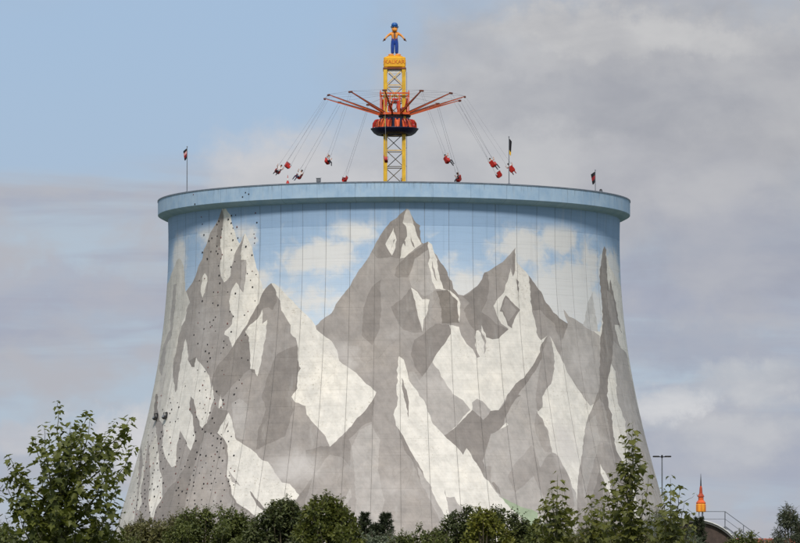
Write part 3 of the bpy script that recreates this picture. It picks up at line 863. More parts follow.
    jn = t.ramp(t.noise(t.vmul(pos, (1, 1, 0.18)), 1.1, 4.0, 0.6), 0.35, 0.65)
    base = t.mix(t.math('MULTIPLY', t.ramp(je, 0.075, 0.0), t.math('MULTIPLY', jn, 0.18)), base, t.mix(1.0, base, (0.62, 0.60, 0.58), 'MULTIPLY'))
    # damp brown runs on the weather side
    px_, _, _ = t.sep(pos)
    side = t.math('MULTIPLY', t.ramp(px_, 24.5, 27.5), t.ramp(t.noise(t.vmul(pos, (1.5, 1.5, 0.12)), 1.2, 5.0, 0.7), 0.48, 0.7))
    base = t.mix(t.math('MULTIPLY', side, 0.55), base, lin(134, 116, 88))
    b = t.node('ShaderNodeBsdfPrincipled')
    t.put(b.inputs['Base Color'], t.mix(1.0, base, (0.965, 0.965, 0.97), 'MULTIPLY'))
    b.inputs['Roughness'].default_value = 0.85
    b.inputs['Specular IOR Level'].default_value = 0.2
    bp = t.node('ShaderNodeBump')
    bp.inputs['Strength'].default_value = 0.25
    bp.inputs['Distance'].default_value = 0.03
    t.put(bp.inputs['Height'], t.math('ADD', t.noise(pos, 5.0, 5.0, 0.7), t.math('MULTIPLY', n_m, 0.8)))
    t.t.links.new(bp.outputs[0], b.inputs['Normal'])
    o = t.node('ShaderNodeOutputMaterial')
    t.t.links.new(b.outputs[0], o.inputs[0])
    return m


M['mural'] = mural_material()
M['concrete'] = simple('raw_concrete', (128, 125, 121), 0.9, 0.15, 1.0)


def band_material():
    m = bpy.data.materials.new('rim_blue_paint')
    m.use_nodes = True
    t = NT(m.node_tree)
    pos = t.node('ShaderNodeNewGeometry').outputs['Position']
    n1 = t.noise(pos, 0.7, 5.0, 0.6)
    n2 = t.noise(t.vmul(pos, (1, 1, 0.12)), 2.4, 5.0, 0.65)
    c = t.mix(t.ramp(n1, 0.3, 0.7), lin(160, 190, 217), lin(180, 205, 226))
    c = t.mix(t.math('MULTIPLY', t.ramp(n2, 0.5, 0.72), 0.35), c, lin(190, 204, 214))
    n3 = t.noise(t.vmul(pos, (1, 1, 0.08)), 3.1, 4.0, 0.6)
    c = t.mix(t.math('MULTIPLY', t.ramp(n3, 0.55, 0.8), 0.3), c, lin(104, 128, 152))
    # joints of the rim segments and runs of dirt from the coping
    bx_, by_, bz_ = t.sep(pos)
    jf = t.math('FRACT', t.math('ADD', t.math('DIVIDE', t.math('ARCTAN2', bx_, t.math('MULTIPLY', by_, -1.0)), 2 * math.pi / 40), 40.0))
    je = t.math('MINIMUM', jf, t.math('SUBTRACT', 1.0, jf))
    c = t.mix(t.math('MULTIPLY', t.ramp(je, 0.010, 0.004), 0.40), c, lin(96, 116, 138))
    n4 = t.noise(t.vmul(pos, (1, 1, 0.10)), 4.0, 4.0, 0.65)
    run = t.math('MULTIPLY', t.ramp(n4, 0.52, 0.68), t.ramp(t.math('ADD', bz_, t.math('MULTIPLY', n1, 1.2)), 40.9, 42.2))
    c = t.mix(t.math('MULTIPLY', run, 0.5), c, lin(98, 112, 126))
    b = t.node('ShaderNodeBsdfPrincipled')
    t.put(b.inputs['Base Color'], t.mix(1.0, c, (0.86, 0.86, 0.86), 'MULTIPLY'))
    b.inputs['Roughness'].default_value = 0.8
    o = t.node('ShaderNodeOutputMaterial')
    t.t.links.new(b.outputs[0], o.inputs[0])
    return m


M['band'] = band_material()

tower = empty('cooling_tower')
tag(tower, 'huge concrete cooling tower painted with grey mountains under a blue sky', 'tower')

vo, fo, cen, colr, sky_f, lit_f, cl, ms = build_mural()


def surf(s, z, back):
    th = s / SS
    if back:
        th = 2 * (TH0 + math.pi) - th
    r = shell_r(z)
    for lz in LIFTS:
        dz = abs(z - lz)
        if dz < 0.03:
            r -= 0.007 * (1 - dz / 0.03)
            break
    return r * math.sin(th), -r * math.cos(th), z


def wall_strip(k, back):
    a = (TH0 + k * PW) * SS
    bnd = (a + GAP / 2, a + PW * SS - GAP / 2)
    sel = np.nonzero((cen[:, 0] > bnd[0]) & (cen[:, 0] < bnd[1]))[0]
    tri = fo[sel]
    used, inv = np.unique(tri, return_inverse=True)
    tri = inv.reshape(-1, 3)
    vs = [surf(vo[i, 0], vo[i, 1], back) for i in used]
    ncl = [cl[i] for i in used]
    nms = [ms[i] for i in used]
    faces = [tuple(int(q) for q in f) for f in tri]
    n_sur = len(faces)
    # boundary edges get a return into the joint
    cnt = {}
    for f in faces:
        for e in ((f[0], f[1]), (f[1], f[2]), (f[2], f[0])):
            cnt[e] = 1
    inner = {}
    rim = [e for e in cnt if (e[1], e[0]) not in cnt]
    for e in rim:
        for i in e:
            if i not in inner:
                inner[i] = len(vs)
                x, y, z = vs[i]
                r = math.hypot(x, y)
                vs.append((x * (r - 0.055) / r, y * (r - 0.055) / r, z))
                ncl.append(ncl[i])
                nms.append(nms[i])
        faces.append((e[1], e[0], inner[e[0]], inner[e[1]]))
    if back:
        faces = [tuple(reversed(f)) for f in faces]
    me = bpy.data.meshes.new('wall_strip')
    me.from_pydata(vs, [], faces)
    me.polygons.foreach_set('use_smooth', [False] * len(faces))
    n = len(faces)
    c4 = np.ones((n, 4), np.float32)
    c4[:n_sur, :3] = colr[sel]
    c4[n_sur:, :3] = 0.22
    at_ = me.attributes.new('paint', 'FLOAT_COLOR', 'FACE')
    at_.data.foreach_set('color', c4.ravel())
    for nm, arr in (('sky_paint', sky_f), ('lit_paint', lit_f)):
        v = np.zeros(n, np.float32)
        v[:n_sur] = arr[sel]
        me.attributes.new(nm, 'FLOAT', 'FACE').data.foreach_set('value', v)
    me.attributes.new('cloud_paint', 'FLOAT', 'POINT').data.foreach_set('value', np.array(ncl, np.float32))
    me.attributes.new('mist_paint', 'FLOAT', 'POINT').data.foreach_set('value', np.array(nms, np.float32))
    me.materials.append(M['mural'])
    o = bpy.data.objects.new('wall_strip', me)
    COL.objects.link(o)
    o.parent = tower
    return o


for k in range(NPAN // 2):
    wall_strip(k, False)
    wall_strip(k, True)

# the raw shell behind the strips, closed towards the inside
prof = [(shell_r(z) - 0.05, z) for z in np.linspace(0.0, 39.7, 30)]
prof += [(shell_r(z) - 0.55, z) for z in np.linspace(39.7, 0.0, 12)]
sh = MB()
sh.smooth = True
sh.lathe([(float(r), float(z)) for r, z in prof], 120)
sh.build('shell', M['concrete'], tower)
# overhanging rim band with a sheet metal coping
bd = MB()
bd.smooth = False
ri = shell_r(40.0) - 0.65
bd.lathe([(RIM_R - 0.04, RIM_Z0 + 0.05), (RIM_R, RIM_Z0 + 0.1), (RIM_R, RIM_Z1), (ri, RIM_Z1), (ri, RIM_Z0 - 0.2), (shell_r(39.5) - 0.03, RIM_Z0 - 0.40), (RIM_R - 0.55, RIM_Z0 - 0.22), (RIM_R - 0.12, RIM_Z0)], 160)
band = bd.build('rim_band', M['band'], tower)
cp = MB()
cp.lathe([(RIM_R + 0.05, RIM_Z1 - 0.08), (RIM_R + 0.05, RIM_Z1 + 0.05), (ri - 0.05, RIM_Z1 + 0.05), (ri - 0.05, RIM_Z1 - 0.08), (ri - 0.003, RIM_Z1 + 0.004), (RIM_R + 0.003, RIM_Z1 + 0.004)], 160)
cp.build('coping', M['coping'], band)

# climbing holds bolted to the left flank
hold_meshes = []
for q in range(5):
    h = MB()
    pr = [(0.0, 0.13), (0.06, 0.12), (0.11, 0.07), (0.13, 0.0)]
    n = 7
    vs = [(0, 0.13, 0)]
    jit = [1 + rnd.uniform(-0.3, 0.3) for _ in range(n)]
    for (r, d) in pr[1:]:
        for i in range(n):
            a = 2 * math.pi * i / n
            vs.append((r * jit[i] * math.cos(a) * (1 + 0.25 * (q % 2)), d, r * jit[(i + q) % n] * math.sin(a)))
    fs = [(0, 1 + i, 1 + (i + 1) % n) for i in range(n)]
    for rr in range(2):
        for i in range(n):
            i2 = (i + 1) % n
            fs.append((1 + rr * n + i, 1 + (rr + 1) * n + i, 1 + (rr + 1) * n + i2, 1 + rr * n + i2))
    h.add(vs, fs)
    me = h.mesh('climbing_hold')
    me.materials.append(M['hold'] if q else M['hold_red'])
    hold_meshes.append(me)
HOLD_SPOTS = [  # seen one by one: picture points
    (193.4, 194.5), (195, 204), (242.5, 197), (245.5, 192.5), (248.7, 194), (201.5, 217), (202.5, 224), (204, 235), (231.5, 215.6), (235.6, 215), (255.5, 213), (257, 222.4),
    (228.3, 219.5), (231.3, 223), (233, 228), (237, 227), (231.5, 233.5), (237.8, 238), (233, 240), (254, 234), (255, 238), (254.6, 243), (217, 224.5), (219, 221), (222, 229), (221, 237.5), (217.3, 236),
    (209, 241), (212, 238), (217, 246), (222.4, 254.6), (207.4, 258.5), (202.5, 252.5), (211, 251.5), (216.4, 251), (219, 249), (218, 253.5), (231.5, 250), (246, 246.5), (252, 255), (221, 258.6),
    (218.6, 265.6), (231, 267), (235, 261.5), (247.3, 273.5), (252.3, 271.2), (256.2, 274.4), (250.5, 280.3), (252.6, 287), (255, 300.7), (248, 311.4), (244.6, 315), (235.4, 293.5), (227.8, 292),
    (213.6, 292), (218, 292.2), (220, 283), (219.2, 275.5), (207.5, 259), (199.4, 280.5), (204.7, 278.5), (213, 303), (218, 305.3), (202.5, 301), (199.3, 312.6), (198, 323), (210, 322), (212, 325.7), (213.5, 320),
    (215.6, 317), (210.6, 327), (215.6, 331), (204, 329), (230, 311.5), (233.4, 316.3), (227.5, 323.7), (231.4, 331.7), (194, 335), (198, 343.5), (207.5, 344.4), (212.5, 347.7), (209.3, 353), (205.5, 351.3), (210.3, 358),
    (207.5, 361.5), (208, 367.5), (224, 341), (227, 345), (223.6, 347.6), (221, 353), (241.6, 340.5), (245.5, 335), (241.6, 358), (248, 360), (222, 370.5), (224, 374.5), (185.5, 386), (197.6, 370.2), (205, 371.5), (204, 380.6),
    (202.8, 385.3), (199.8, 390.5), (205.7, 390), (206.6, 397.5), (200, 403.3), (204.7, 404.7), (214.4, 399.5), (216.6, 391.5), (234.3, 394.3), (236.5, 388), (242, 383.5), (239.4, 380), (235.5, 403),
]


def add_hold(th, z, r, k):
    o = bpy.data.objects.new('climbing_hold', hold_meshes[k % 5])
    COL.objects.link(o)
    o.parent = tower
    o.location = (r * math.sin(th), -r * math.cos(th), z)
    o.rotation_euler = (0, 0, th + math.pi)
    s = rnd.uniform(0.55, 0.95)
    o.scale = (s, s * 0.8, s)


placed = []
for i, (x, y) in enumerate(HOLD_SPOTS):
    on_band = y < 206
    th, z = on_tower(x, y, on_band)
    placed.append((x, y))
    add_hold(th, z, (RIM_R if on_band else shell_r(z)) - 0.012, i)
hr = random.Random(21)
AREAS = [((130, 148), (425, 515), 38), ((148, 164), (430, 520), 46), ((164, 200), (398, 470), 30), ((150, 176), (395, 430), 8), ((176, 200), (465, 512), 26), ((200, 228), (398, 508), 62), ((226, 236), (440, 500), 8)]
for (x0, x1), (y0, y1), n in AREAS:
    got = tries = 0
    while got < n and tries < 4000:
        tries += 1
        x, y = hr.uniform(x0, x1), hr.uniform(y0, y1)
        # routes run up the wall in loose lines
        if hr.random() < 0.6:
            x = round(x / 8.5) * 8.5 + hr.gauss(0, 1.6)
        lim = 394 - math.sqrt(226 ** 2 + (0.565 * (y - 245)) ** 2) + 4
        if x < lim or any((x - a) ** 2 + (y - b) ** 2 < 12 for a, b in placed[-200:]):
            continue
        placed.append((x, y))
        th, z = on_tower(x, y)
        add_hold(th, z, shell_r(z) - 0.012, got)
        got += 1

# two black floodlights on brackets on the left flank
for (x, y, lab) in ((157.5, 417, 'black floodlight on the tower flank, nearer the left edge of the two'), (167, 416, 'black floodlight on the tower flank, right one of the two')):
    th, z = on_tower(x, y)
    r = shell_r(z)
    fl = empty('wall_floodlight', (r * math.sin(th), -r * math.cos(th), z), th)
    tag(fl, lab, 'floodlight', 'floodlights on the tower flank')
    MB().box((0, -0.03, 0.1), (0.3, 0.06, 0.7), bev=0.015).build('mounting_plate', M['black'], fl)
    a = MB()
    a.tube([(-0.2, -0.05, 0.35), (-0.2, -0.30, 0.38), (-0.2, -0.32, -0.1)], 0.04)
    a.tube([(0.2, -0.05, 0.35), (0.2, -0.30, 0.38), (0.2, -0.32, -0.1)], 0.04)
    a.tube([(-0.2, -0.05, 0.35), (0.2, -0.05, 0.35)], 0.04)
    a.build('bracket', M['black'], fl)
    hd = MB().box((0, -0.32, -0.15), (0.52, 0.36, 0.36), Matrix.Rotation(R(-35), 3, 'X'), bev=0.06).build('lamp_housing', M['black'], fl)
    MB().box((0, -0.32 - 0.156, -0.15 + 0.109), (0.42, 0.03, 0.28), Matrix.Rotation(R(-35), 3, 'X')).build('lamp_glass', M['steel'], hd)

# ---------------------------------------------------------------- skinned figures
def skin_mesh(name, joints, bones, root=0, levels=1):
    """joints: list of (x, y, z, radius or (rx, ry)); bones: index pairs. One continuous surface."""
    me = bpy.data.meshes.new(name + '_skeleton')
    me.from_pydata([j[:3] for j in joints], bones, [])
    o = bpy.data.objects.new(name + '_skeleton', me)
    COL.objects.link(o)
    sk = o.modifiers.new('skin', 'SKIN')
    sk.use_smooth_shade = True
    for i, j in enumerate(joints):
        r = j[3]
        me.skin_vertices[0].data[i].radius = r if isinstance(r, tuple) else (r, r)
        me.skin_vertices[0].data[i].use_root = (i == root)
    sb = o.modifiers.new('sub', 'SUBSURF')
    sb.levels = sb.render_levels = levels
    dg = bpy.context.evaluated_depsgraph_get()
    dg.update()
    out = bpy.data.meshes.new_from_object(o.evaluated_get(dg))
    out.name = name
    bpy.data.objects.remove(o)
    bpy.data.meshes.remove(me)
    out.polygons.foreach_set('use_smooth', [True] * len(out.polygons))
    return out


def split_mats(me, mats, pick):
    me.materials.clear()
    for m in mats:
        me.materials.append(m)
    me.polygons.foreach_set('material_index', [pick(Vector(p.center)) for p in me.polygons])
    me.update()


def ico(mb, c, r, n=8, m=5, sc=(1, 1, 1)):
    vs, fs = [], []
    for i in range(m + 1):
        ph = math.pi * i / m
        for k in range(n):
            a = 2 * math.pi * k / n
            vs.append((c[0] + r * sc[0] * math.sin(ph) * math.cos(a), c[1] + r * sc[1] * math.sin(ph) * math.sin(a), c[2] - r * sc[2] * math.cos(ph)))
    for i in range(m):
        for k in range(n):
            k2 = (k + 1) % n
            fs.append((i * n + k, i * n + k2, (i + 1) * n + k2, (i + 1) * n + k))
    return mb.add(vs, fs)


# ---------------------------------------------------------------- the chair swing ride that stands inside the tower
def zpx(y):
    return at(394, y, 0).z


AX = at(394.6, 100, 0).x
ride = empty('swing_tower_ride', (AX, 0, 0))
tag(ride, 'yellow lattice mast with a red and navy swing carousel, rising out of the tower', 'swing ride')
MW = 1.02                              # half width of the mast between post axes
Z_CAP0, Z_CAP1 = zpx(68.5), zpx(58.0)
mast = MB().box((0, 0, 0.35), (4.2, 4.2, 0.7), bev=0.05).build('mast_base', M['concrete'], ride)
for sx in (-1, 1):
    for sy in (-1, 1):
        p = MB()
        p.box((sx * MW, sy * MW, (0.7 + Z_CAP0) / 2), (0.42, 0.42, Z_CAP0 - 0.7), bev=0.02)
        p.build('mast_post', M['yellow'], ride)
BAY = 1.8
zb = Z_CAP0 - 0.15
bay_i = 0
while zb - BAY > 30:
    for ax in range(4):
        def P(u, z):
            q = {0: (u, -MW), 1: (MW, u), 2: (-u, MW), 3: (-MW, -u)}[ax]
            return (q[0], q[1], z)
        rail = MB().tube([P(-MW + 0.12, zb), P(MW - 0.12, zb)], 0.06, 4)
        rail.build('cross_bar', M['yellow'] if bay_i % 2 else M['brace'], ride)
        d = MB()
        s = 1 if (bay_i + ax) % 2 else -1
        d.tube([P(-s * (MW - 0.14), zb - 0.08), P(s * (MW - 0.14), zb - BAY + 0.08)], 0.055, 4)
        if zb > zpx(90):
            d.tube([P(s * (MW - 0.14), zb - 0.08), P(-s * (MW - 0.14), zb - BAY + 0.08)], 0.05, 4)
        d.build('diagonal_brace', M['yellow'] if zb > zpx(90) else M['brace'], ride)
    zb -= BAY
    bay_i += 1
# ladder and cable tray on the right of the mast
ld = MB()
for yy in (-0.35, 0.05):
    ld.tube([(MW + 0.32, yy, 30), (MW + 0.32, yy, Z_CAP0 - 0.4)], 0.035, 4)
for k in range(int((Z_CAP0 - 31) / 0.45)):
    ld.tube([(MW + 0.32, -0.35, 30.5 + 0.45 * k), (MW + 0.32, 0.05, 30.5 + 0.45 * k)], 0.022, 4)
for k in range(12):
    ld.tube([(MW + 0.15, -0.15, 31.5 + 2.0 * k), (MW + 0.33, -0.15, 31.5 + 2.0 * k)], 0.03, 4)
ld.build('ladder', M['galv'], ride)
# cap with lettering
cap = MB()
cap.box((0, 0, (Z_CAP0 + Z_CAP1) / 2), (2.4, 2.4, Z_CAP1 - Z_CAP0), bev=0.1)
cap = cap.build('mast_cap', M['yellow_cap'], ride)
MB().box((0, 0, Z_CAP0 - 0.12), (2.55, 2.55, 0.2), bev=0.03).build('cap_ledge', M['boom_top'], cap)
MB().box((0, -MW + 0.02, Z_CAP0 - 0.48), (1.5, 0.1, 0.42), bev=0.02).build('lamp_panel', M['white'], cap)


def text_mesh(txt, size, depth, name):
    cu = bpy.data.curves.new(name, 'FONT')
    cu.body = txt
    cu.size = size
    cu.extrude = depth
    cu.align_x = 'CENTER'
    cu.align_y = 'CENTER'
    o = bpy.data.objects.new(name, cu)
    COL.objects.link(o)
    dg = bpy.context.evaluated_depsgraph_get()
    dg.update()
    me = bpy.data.meshes.new_from_object(o.evaluated_get(dg))
    bpy.data.objects.remove(o)
    bpy.data.curves.remove(cu)
    return me


for q, ang in enumerate((0, 90, 180, 270)):
    me = text_mesh('KALKAR', 0.60, 0.02, 'lettering')
    o = link('lettering', me, cap, M['orange_letter'])
    a = R(ang)
    rr = 1.21
    o.location = (rr * math.sin(a), -rr * math.cos(a), (Z_CAP0 + Z_CAP1) / 2)
    o.rotation_euler = (R(90), 0, a)
MB().lathe([(0.0, Z_CAP1 + 0.22), (0.85, Z_CAP1 + 0.2), (0.95, Z_CAP1 + 0.12), (0.95, Z_CAP1 - 0.01), (0.0, Z_CAP1 - 0.01)], 20).build('plinth', M['yellow_cap'], cap)

# carriage that slides on the mast
Z_C0, Z_C1 = zpx(116.5), zpx(91.5)
ZB = zpx(114.5)                        # foot of the booms
fr = MB()
CW = 1.55
fr.box((0, -CW, Z_C0 + 0.2), (3.3, 0.24, 0.24)).box((0, CW, Z_C0 + 0.2), (3.3, 0.24, 0.24)).box((-CW, 0, Z_C0 + 0.2), (0.24, 2.84, 0.24)).box((CW, 0, Z_C0 + 0.2), (0.24, 2.84, 0.24))
ft = MB()
ft.box((0, -CW, Z_C1 - 0.35), (3.3, 0.16, 0.16)).box((0, CW, Z_C1 - 0.35), (3.3, 0.16, 0.16)).box((-CW, 0, Z_C1 - 0.35), (0.16, 2.9, 0.16)).box((CW, 0, Z_C1 - 0.35), (0.16, 2.9, 0.16))
ft.build('top_frame', M['orange'], ride)
fr = fr.build('carriage_frame', M['orange'], ride)
for sx in (-1, -0.33, 0.33, 1):
    for sy in (-1, -0.33, 0.33, 1):
        if max(abs(sx), abs(sy)) < 1:
            continue
        top = Z_C1 - 0.05 if abs(sx) == 1 and abs(sy) == 1 else Z_C1 - 0.42
        MB().box((sx * CW, sy * CW, (Z_C0 + 0.32 + top) / 2), (0.11, 0.11, top - Z_C0 - 0.32)).build('carriage_post', M['orange'], fr)
# drives and panels
for a in range(4):
    rot = Matrix.Rotation(a * math.pi / 2, 3, 'Z')
    dv = MB()
    for (x, z, sx, sz) in ((-0.5, 0.75, 0.45, 0.6), (0.45, 1.15, 0.4, 0.9), (0.05, 1.75, 0.7, 0.22), (-1.0, 1.5, 0.2, 0.8), (0.95, 0.65, 0.25, 0.5)):
        c = rot @ Vector((x, -1.30, 0))
        dv.box((c.x, c.y, Z_C0 + z), (sx, 0.3, sz), rot, bev=0.04)
    dv.build('drive_unit', M['red'], fr)
    wr = MB()
    for k in range(4):
        c0 = rot @ Vector((-1.1 + 0.7 * k, -1.42, 0))
        c1 = rot @ Vector((-0.7 + 0.7 * k, -1.42, 0))
        wr.tube([(c0.x, c0.y, Z_C0 + 0.4), (c1.x, c1.y, Z_C1 - 0.5)], 0.045, 4)
    wr.build('carriage_brace', M['orange'], fr)
MB().lathe([(1.5, Z_C0 - 0.10), (1.75, Z_C0 - 0.08), (1.8, Z_C0 + 0.08), (1.5, Z_C0 + 0.09)], 32).build('slewing_ring', M['black'], ride)

# twelve booms
BOOM_R, ZT = 7.75, zpx(97.8)
ANG0 = -8.0
for k in range(12):
    a = R(ANG0 + 30 * k)
    rot = Matrix.Rotation(a, 3, 'Z')
    def W(r, t, z):
        v = rot @ Vector((t, -r, 0))
        return (v.x, v.y, z)
    b = MB()
    vs = []
    for (r, z, hw, hh) in ((1.62, ZB, 0.09, 0.14), (BOOM_R, ZT, 0.05, 0.06)):
        vs += [W(r, -hw, z - hh * 0.2), W(r, hw, z - hh * 0.2), W(r, hw, z + hh), W(r, -hw, z + hh)]
    b.add(vs, [(3, 2, 1, 0), (4, 5, 6, 7), (0, 1, 5, 4), (1, 2, 6, 5), (2, 3, 7, 6), (3, 0, 4, 7)])
    bo = b.build('boom', M['boom_top'], ride)
    lw = MB()
    vs = []
    for (r, z, hw, hh) in ((1.62, ZB, 0.10, 0.13), (BOOM_R - 0.1, ZT, 0.06, 0.06)):
        vs += [W(r, -hw, z - hh), W(r, hw, z - hh), W(r, hw, z - hh * 0.2), W(r, -hw, z - hh * 0.2)]
    lw.add(vs, [(3, 2, 1, 0), (4, 5, 6, 7), (0, 1, 5, 4), (1, 2, 6, 5), (2, 3, 7, 6), (3, 0, 4, 7)])
    lw.build('lower_flange', M['orange'], bo)
    hd = MB()
    c = rot @ Vector((0, -BOOM_R - 0.05, 0))
    hd.box((c.x, c.y, ZT - 0.02), (0.5, 0.2, 0.2), rot, bev=0.03)
    hd.build('boom_head', M['boom_top'], bo)
    st = MB()
    st.tube([W(BOOM_R, 0, ZT + 0.1), W(1.5, 0, Z_C1 - 0.3)], 0.012, 4)
    a2 = R(ANG0 + 30 * (k + 1))
    st.tube([W(BOOM_R, 0, ZT + 0.08), (BOOM_R * math.sin(a2), -BOOM_R * math.cos(a2), ZT + 0.08)], 0.010, 4)
    st.build('stay_cable', M['chain'], bo)

# ring of seats below the carriage
ZG = zpx(135.2)
ZS = zpx(129.5)
gd = MB()
gd.smooth = True
gd.lathe([(1.5, ZG + 0.02), (1.95, ZG), (2.3, ZG + 0.22), (2.62, ZG + 0.62), (2.66, ZG + 0.70), (2.55, ZG + 0.72), (2.2, ZG + 0.45), (1.5, ZG + 0.42)], 40)
gd = gd.build('seat_ring', M['navy'], ride)
MB().lathe([(1.45, ZG + 0.4), (1.62, ZG + 0.4), (1.62, Z_C0 - 0.12), (1.45, Z_C0 - 0.12)], 12).build('ring_core', M['navy'], gd)
for k in range(14):
    a = R(360 / 14 * k + 8)
    rot = Matrix.Rotation(a, 3, 'Z')
    s = MB()
    c = rot @ Vector((0, -2.28, 0))
    s.box((c.x, c.y, ZG + 0.62), (0.55, 0.5, 0.16), rot, bev=0.04)
    c = rot @ Vector((0, -1.98, 0))
    s.box((c.x, c.y, ZG + 1.08), (0.55, 0.16, 0.95), rot @ Matrix.Rotation(R(-12), 3, 'X'), bev=0.05)
    so = s.build('ring_seat', M['orange'], gd)
    sh_ = MB()
    for t in (-0.2, 0.2):
        pts = [(t, -1.9, ZG + 1.6), (t, -2.15, ZG + 1.62), (t * 0.9, -2.36, ZG + 1.3), (t * 0.6, -2.4, ZG + 0.8)]
        sh_.tube([tuple(rot @ Vector(p)) for p in pts], 0.065, 6)
    sh_.build('shoulder_bar', M['red'] if k % 3 else M['orange'], so)

# figure on the top of the mast: plain statue, arms held out
ZF = Z_CAP1 + 0.22
statue = empty('figure_statue', (AX, 0, ZF))
tag(statue, 'painted statue with blue cap and trousers on top of the yellow mast', 'statue')
H = zpx(22.5) - ZF
u = H / 3.5
J = [(0, 0, 1.50, (0.30, 0.26)), (0, 0, 1.95, (0.30, 0.25)), (0, 0, 2.32, (0.34, 0.24)), (0, -0.02, 2.58, (0.14, 0.14)), (0, -0.03, 2.86, (0.30, 0.30)), (0, -0.03, 3.16, (0.27, 0.27)),
     (-0.2, 0, 1.32, (0.21, 0.22)), (-0.21, -0.02, 0.80, (0.19, 0.2)), (-0.21, 0.02, 0.20, (0.17, 0.18)), (0.2, 0, 1.32, (0.21, 0.22)), (0.21, -0.02, 0.80, (0.19, 0.2)), (0.21, 0.02, 0.20, (0.17, 0.18)),
     (-0.40, 0, 2.34, 0.15), (-0.78, -0.06, 2.06, 0.115), (-1.02, -0.12, 1.74, 0.10), (0.40, 0, 2.34, 0.15), (0.78, -0.06, 2.06, 0.115), (1.02, -0.12, 1.74, 0.10)]
J = [(a * u, b * u, c * u, (r[0] * u, r[1] * u) if isinstance(r, tuple) else r * u) for a, b, c, r in J]
me = skin_mesh('body', J, [(0, 1), (1, 2), (2, 3), (3, 4), (4, 5), (0, 6), (6, 7), (7, 8), (0, 9), (9, 10), (10, 11), (2, 12), (12, 13), (13, 14), (2, 15), (15, 16), (16, 17)], 0, 2)


def statue_pick(c):
    z = c.z / u
    x = abs(c.x / u)
    if x > 0.42 and z > 1.6:
        return 1 if x < 0.72 else 3
    if z < 1.62:
        return 0
    if z < 1.86 and abs(x - 0.16) < 0.1:
        return 0
    if z < 2.48:
        return 2 if x < 0.12 or z < 1.8 else 1
    return 3


split_mats(me, [M['statue_blue'], M['statue_orange'], M['statue_vest'], M['statue_skin']], statue_pick)
body = link('body', me, statue)
cpm = MB()
cpm.smooth = True
cpm.lathe([(0.0, 3.5 * u), (0.2 * u, 3.46 * u), (0.33 * u, 3.32 * u), (0.34 * u, 3.10 * u), (0.0, 3.10 * u)], 18, closed=False)
cpm = cpm.build('cap', M['statue_cap'], statue)
MB().lathe([(0.36 * u, 3.08 * u), (0.44 * u, 3.06 * u), (0.44 * u, 3.02 * u), (0.30 * u, 3.06 * u)], 18).build('cap_brim', M['statue_cap'], cpm)
fc = MB()
fc.smooth = True
ico(fc, (0, -0.27 * u, 2.72 * u), 0.27 * u, 10, 6, (1.15, 0.55, 0.75))
fc.build('beard', M['statue_orange'], statue)
ns = MB()
ns.smooth = True
ico(ns, (0, -0.36 * u, 2.92 * u), 0.07 * u)
ns.build('nose', M['statue_skin'], statue)
for s in (-1, 1):
    e = MB()
    e.smooth = True
    ico(e, (s * 0.12 * u, -0.30 * u, 3.0 * u), 0.045 * u)
    e.build('eye', M['black'], statue)
    e = MB()
    e.smooth = True
    ico(e, (s * 0.31 * u, 0, 2.94 * u), 0.08 * u, 8, 5, (0.6, 0.9, 1.2))
    e.build('ear', M['statue_skin'], statue)
    hnd = MB()
    hnd.smooth = True
    base = Vector((s * 1.04 * u, -0.13 * u, 1.70 * u))
    dirv = Vector((s * 0.75, -0.1, -0.65)).normalized()
    ico(hnd, base, 0.12 * u, 8, 5, (1.0, 0.7, 1.1))
    side = Vector((0.0, 1.0, -0.15))
    for q in range(4):
        st_ = base + side * (q - 1.5) * 0.05 * u + dirv * 0.08 * u
        L = (0.15, 0.18, 0.17, 0.13)[q] * u
        hnd.tube([st_, st_ + dirv * L * 0.6, st_ + dirv * L + Vector((0, 0, -0.03 * u))], [0.032 * u, 0.03 * u, 0.022 * u], 6)
    th_ = base + Vector((s * -0.02, -0.09, 0.03)) * u
    hnd.tube([th_, th_ + Vector((s * 0.05, -0.08, 0.0)) * u, th_ + Vector((s * 0.11, -0.1, -0.04)) * u], [0.035 * u, 0.032 * u, 0.024 * u], 6)
    hnd.build('hand', M['statue_vest'], statue)
    fo_ = MB()
    fo_.smooth = True
    ico(fo_, (s * 0.36 * u, -0.12 * u, 0.11 * u), 0.3 * u, 10, 6, (1.05, 0.75, 0.42))
    fo_.build('shoe', M['shoe'], statue)

# ---------------------------------------------------------------- swing seats flying out, some with riders
SEAT_R, ZSEAT = 13.05, zpx(172.0)


def seat_frame(k):
    """matrix of a seat: z along the chains, x outward along the boom's side, y tangent"""
    a_t, a_c = R(ANG0 + 30 * k), R(ANG0 + 4 + 30 * k)
    tip = Vector((AX + BOOM_R * math.sin(a_t), -BOOM_R * math.cos(a_t), ZT - 0.1))
    seat = Vector((AX + SEAT_R * math.sin(a_c), -SEAT_R * math.cos(a_c), ZSEAT))
    up = (tip - seat).normalized()
    tang = Vector((math.cos(a_c), math.sin(a_c), 0))
    tang = (tang - up * tang.dot(up)).normalized()      # direction of travel
    side = tang.cross(up)
    mat = Matrix((side, tang, up)).transposed().to_4x4()
    return mat, seat, (tip - seat).length


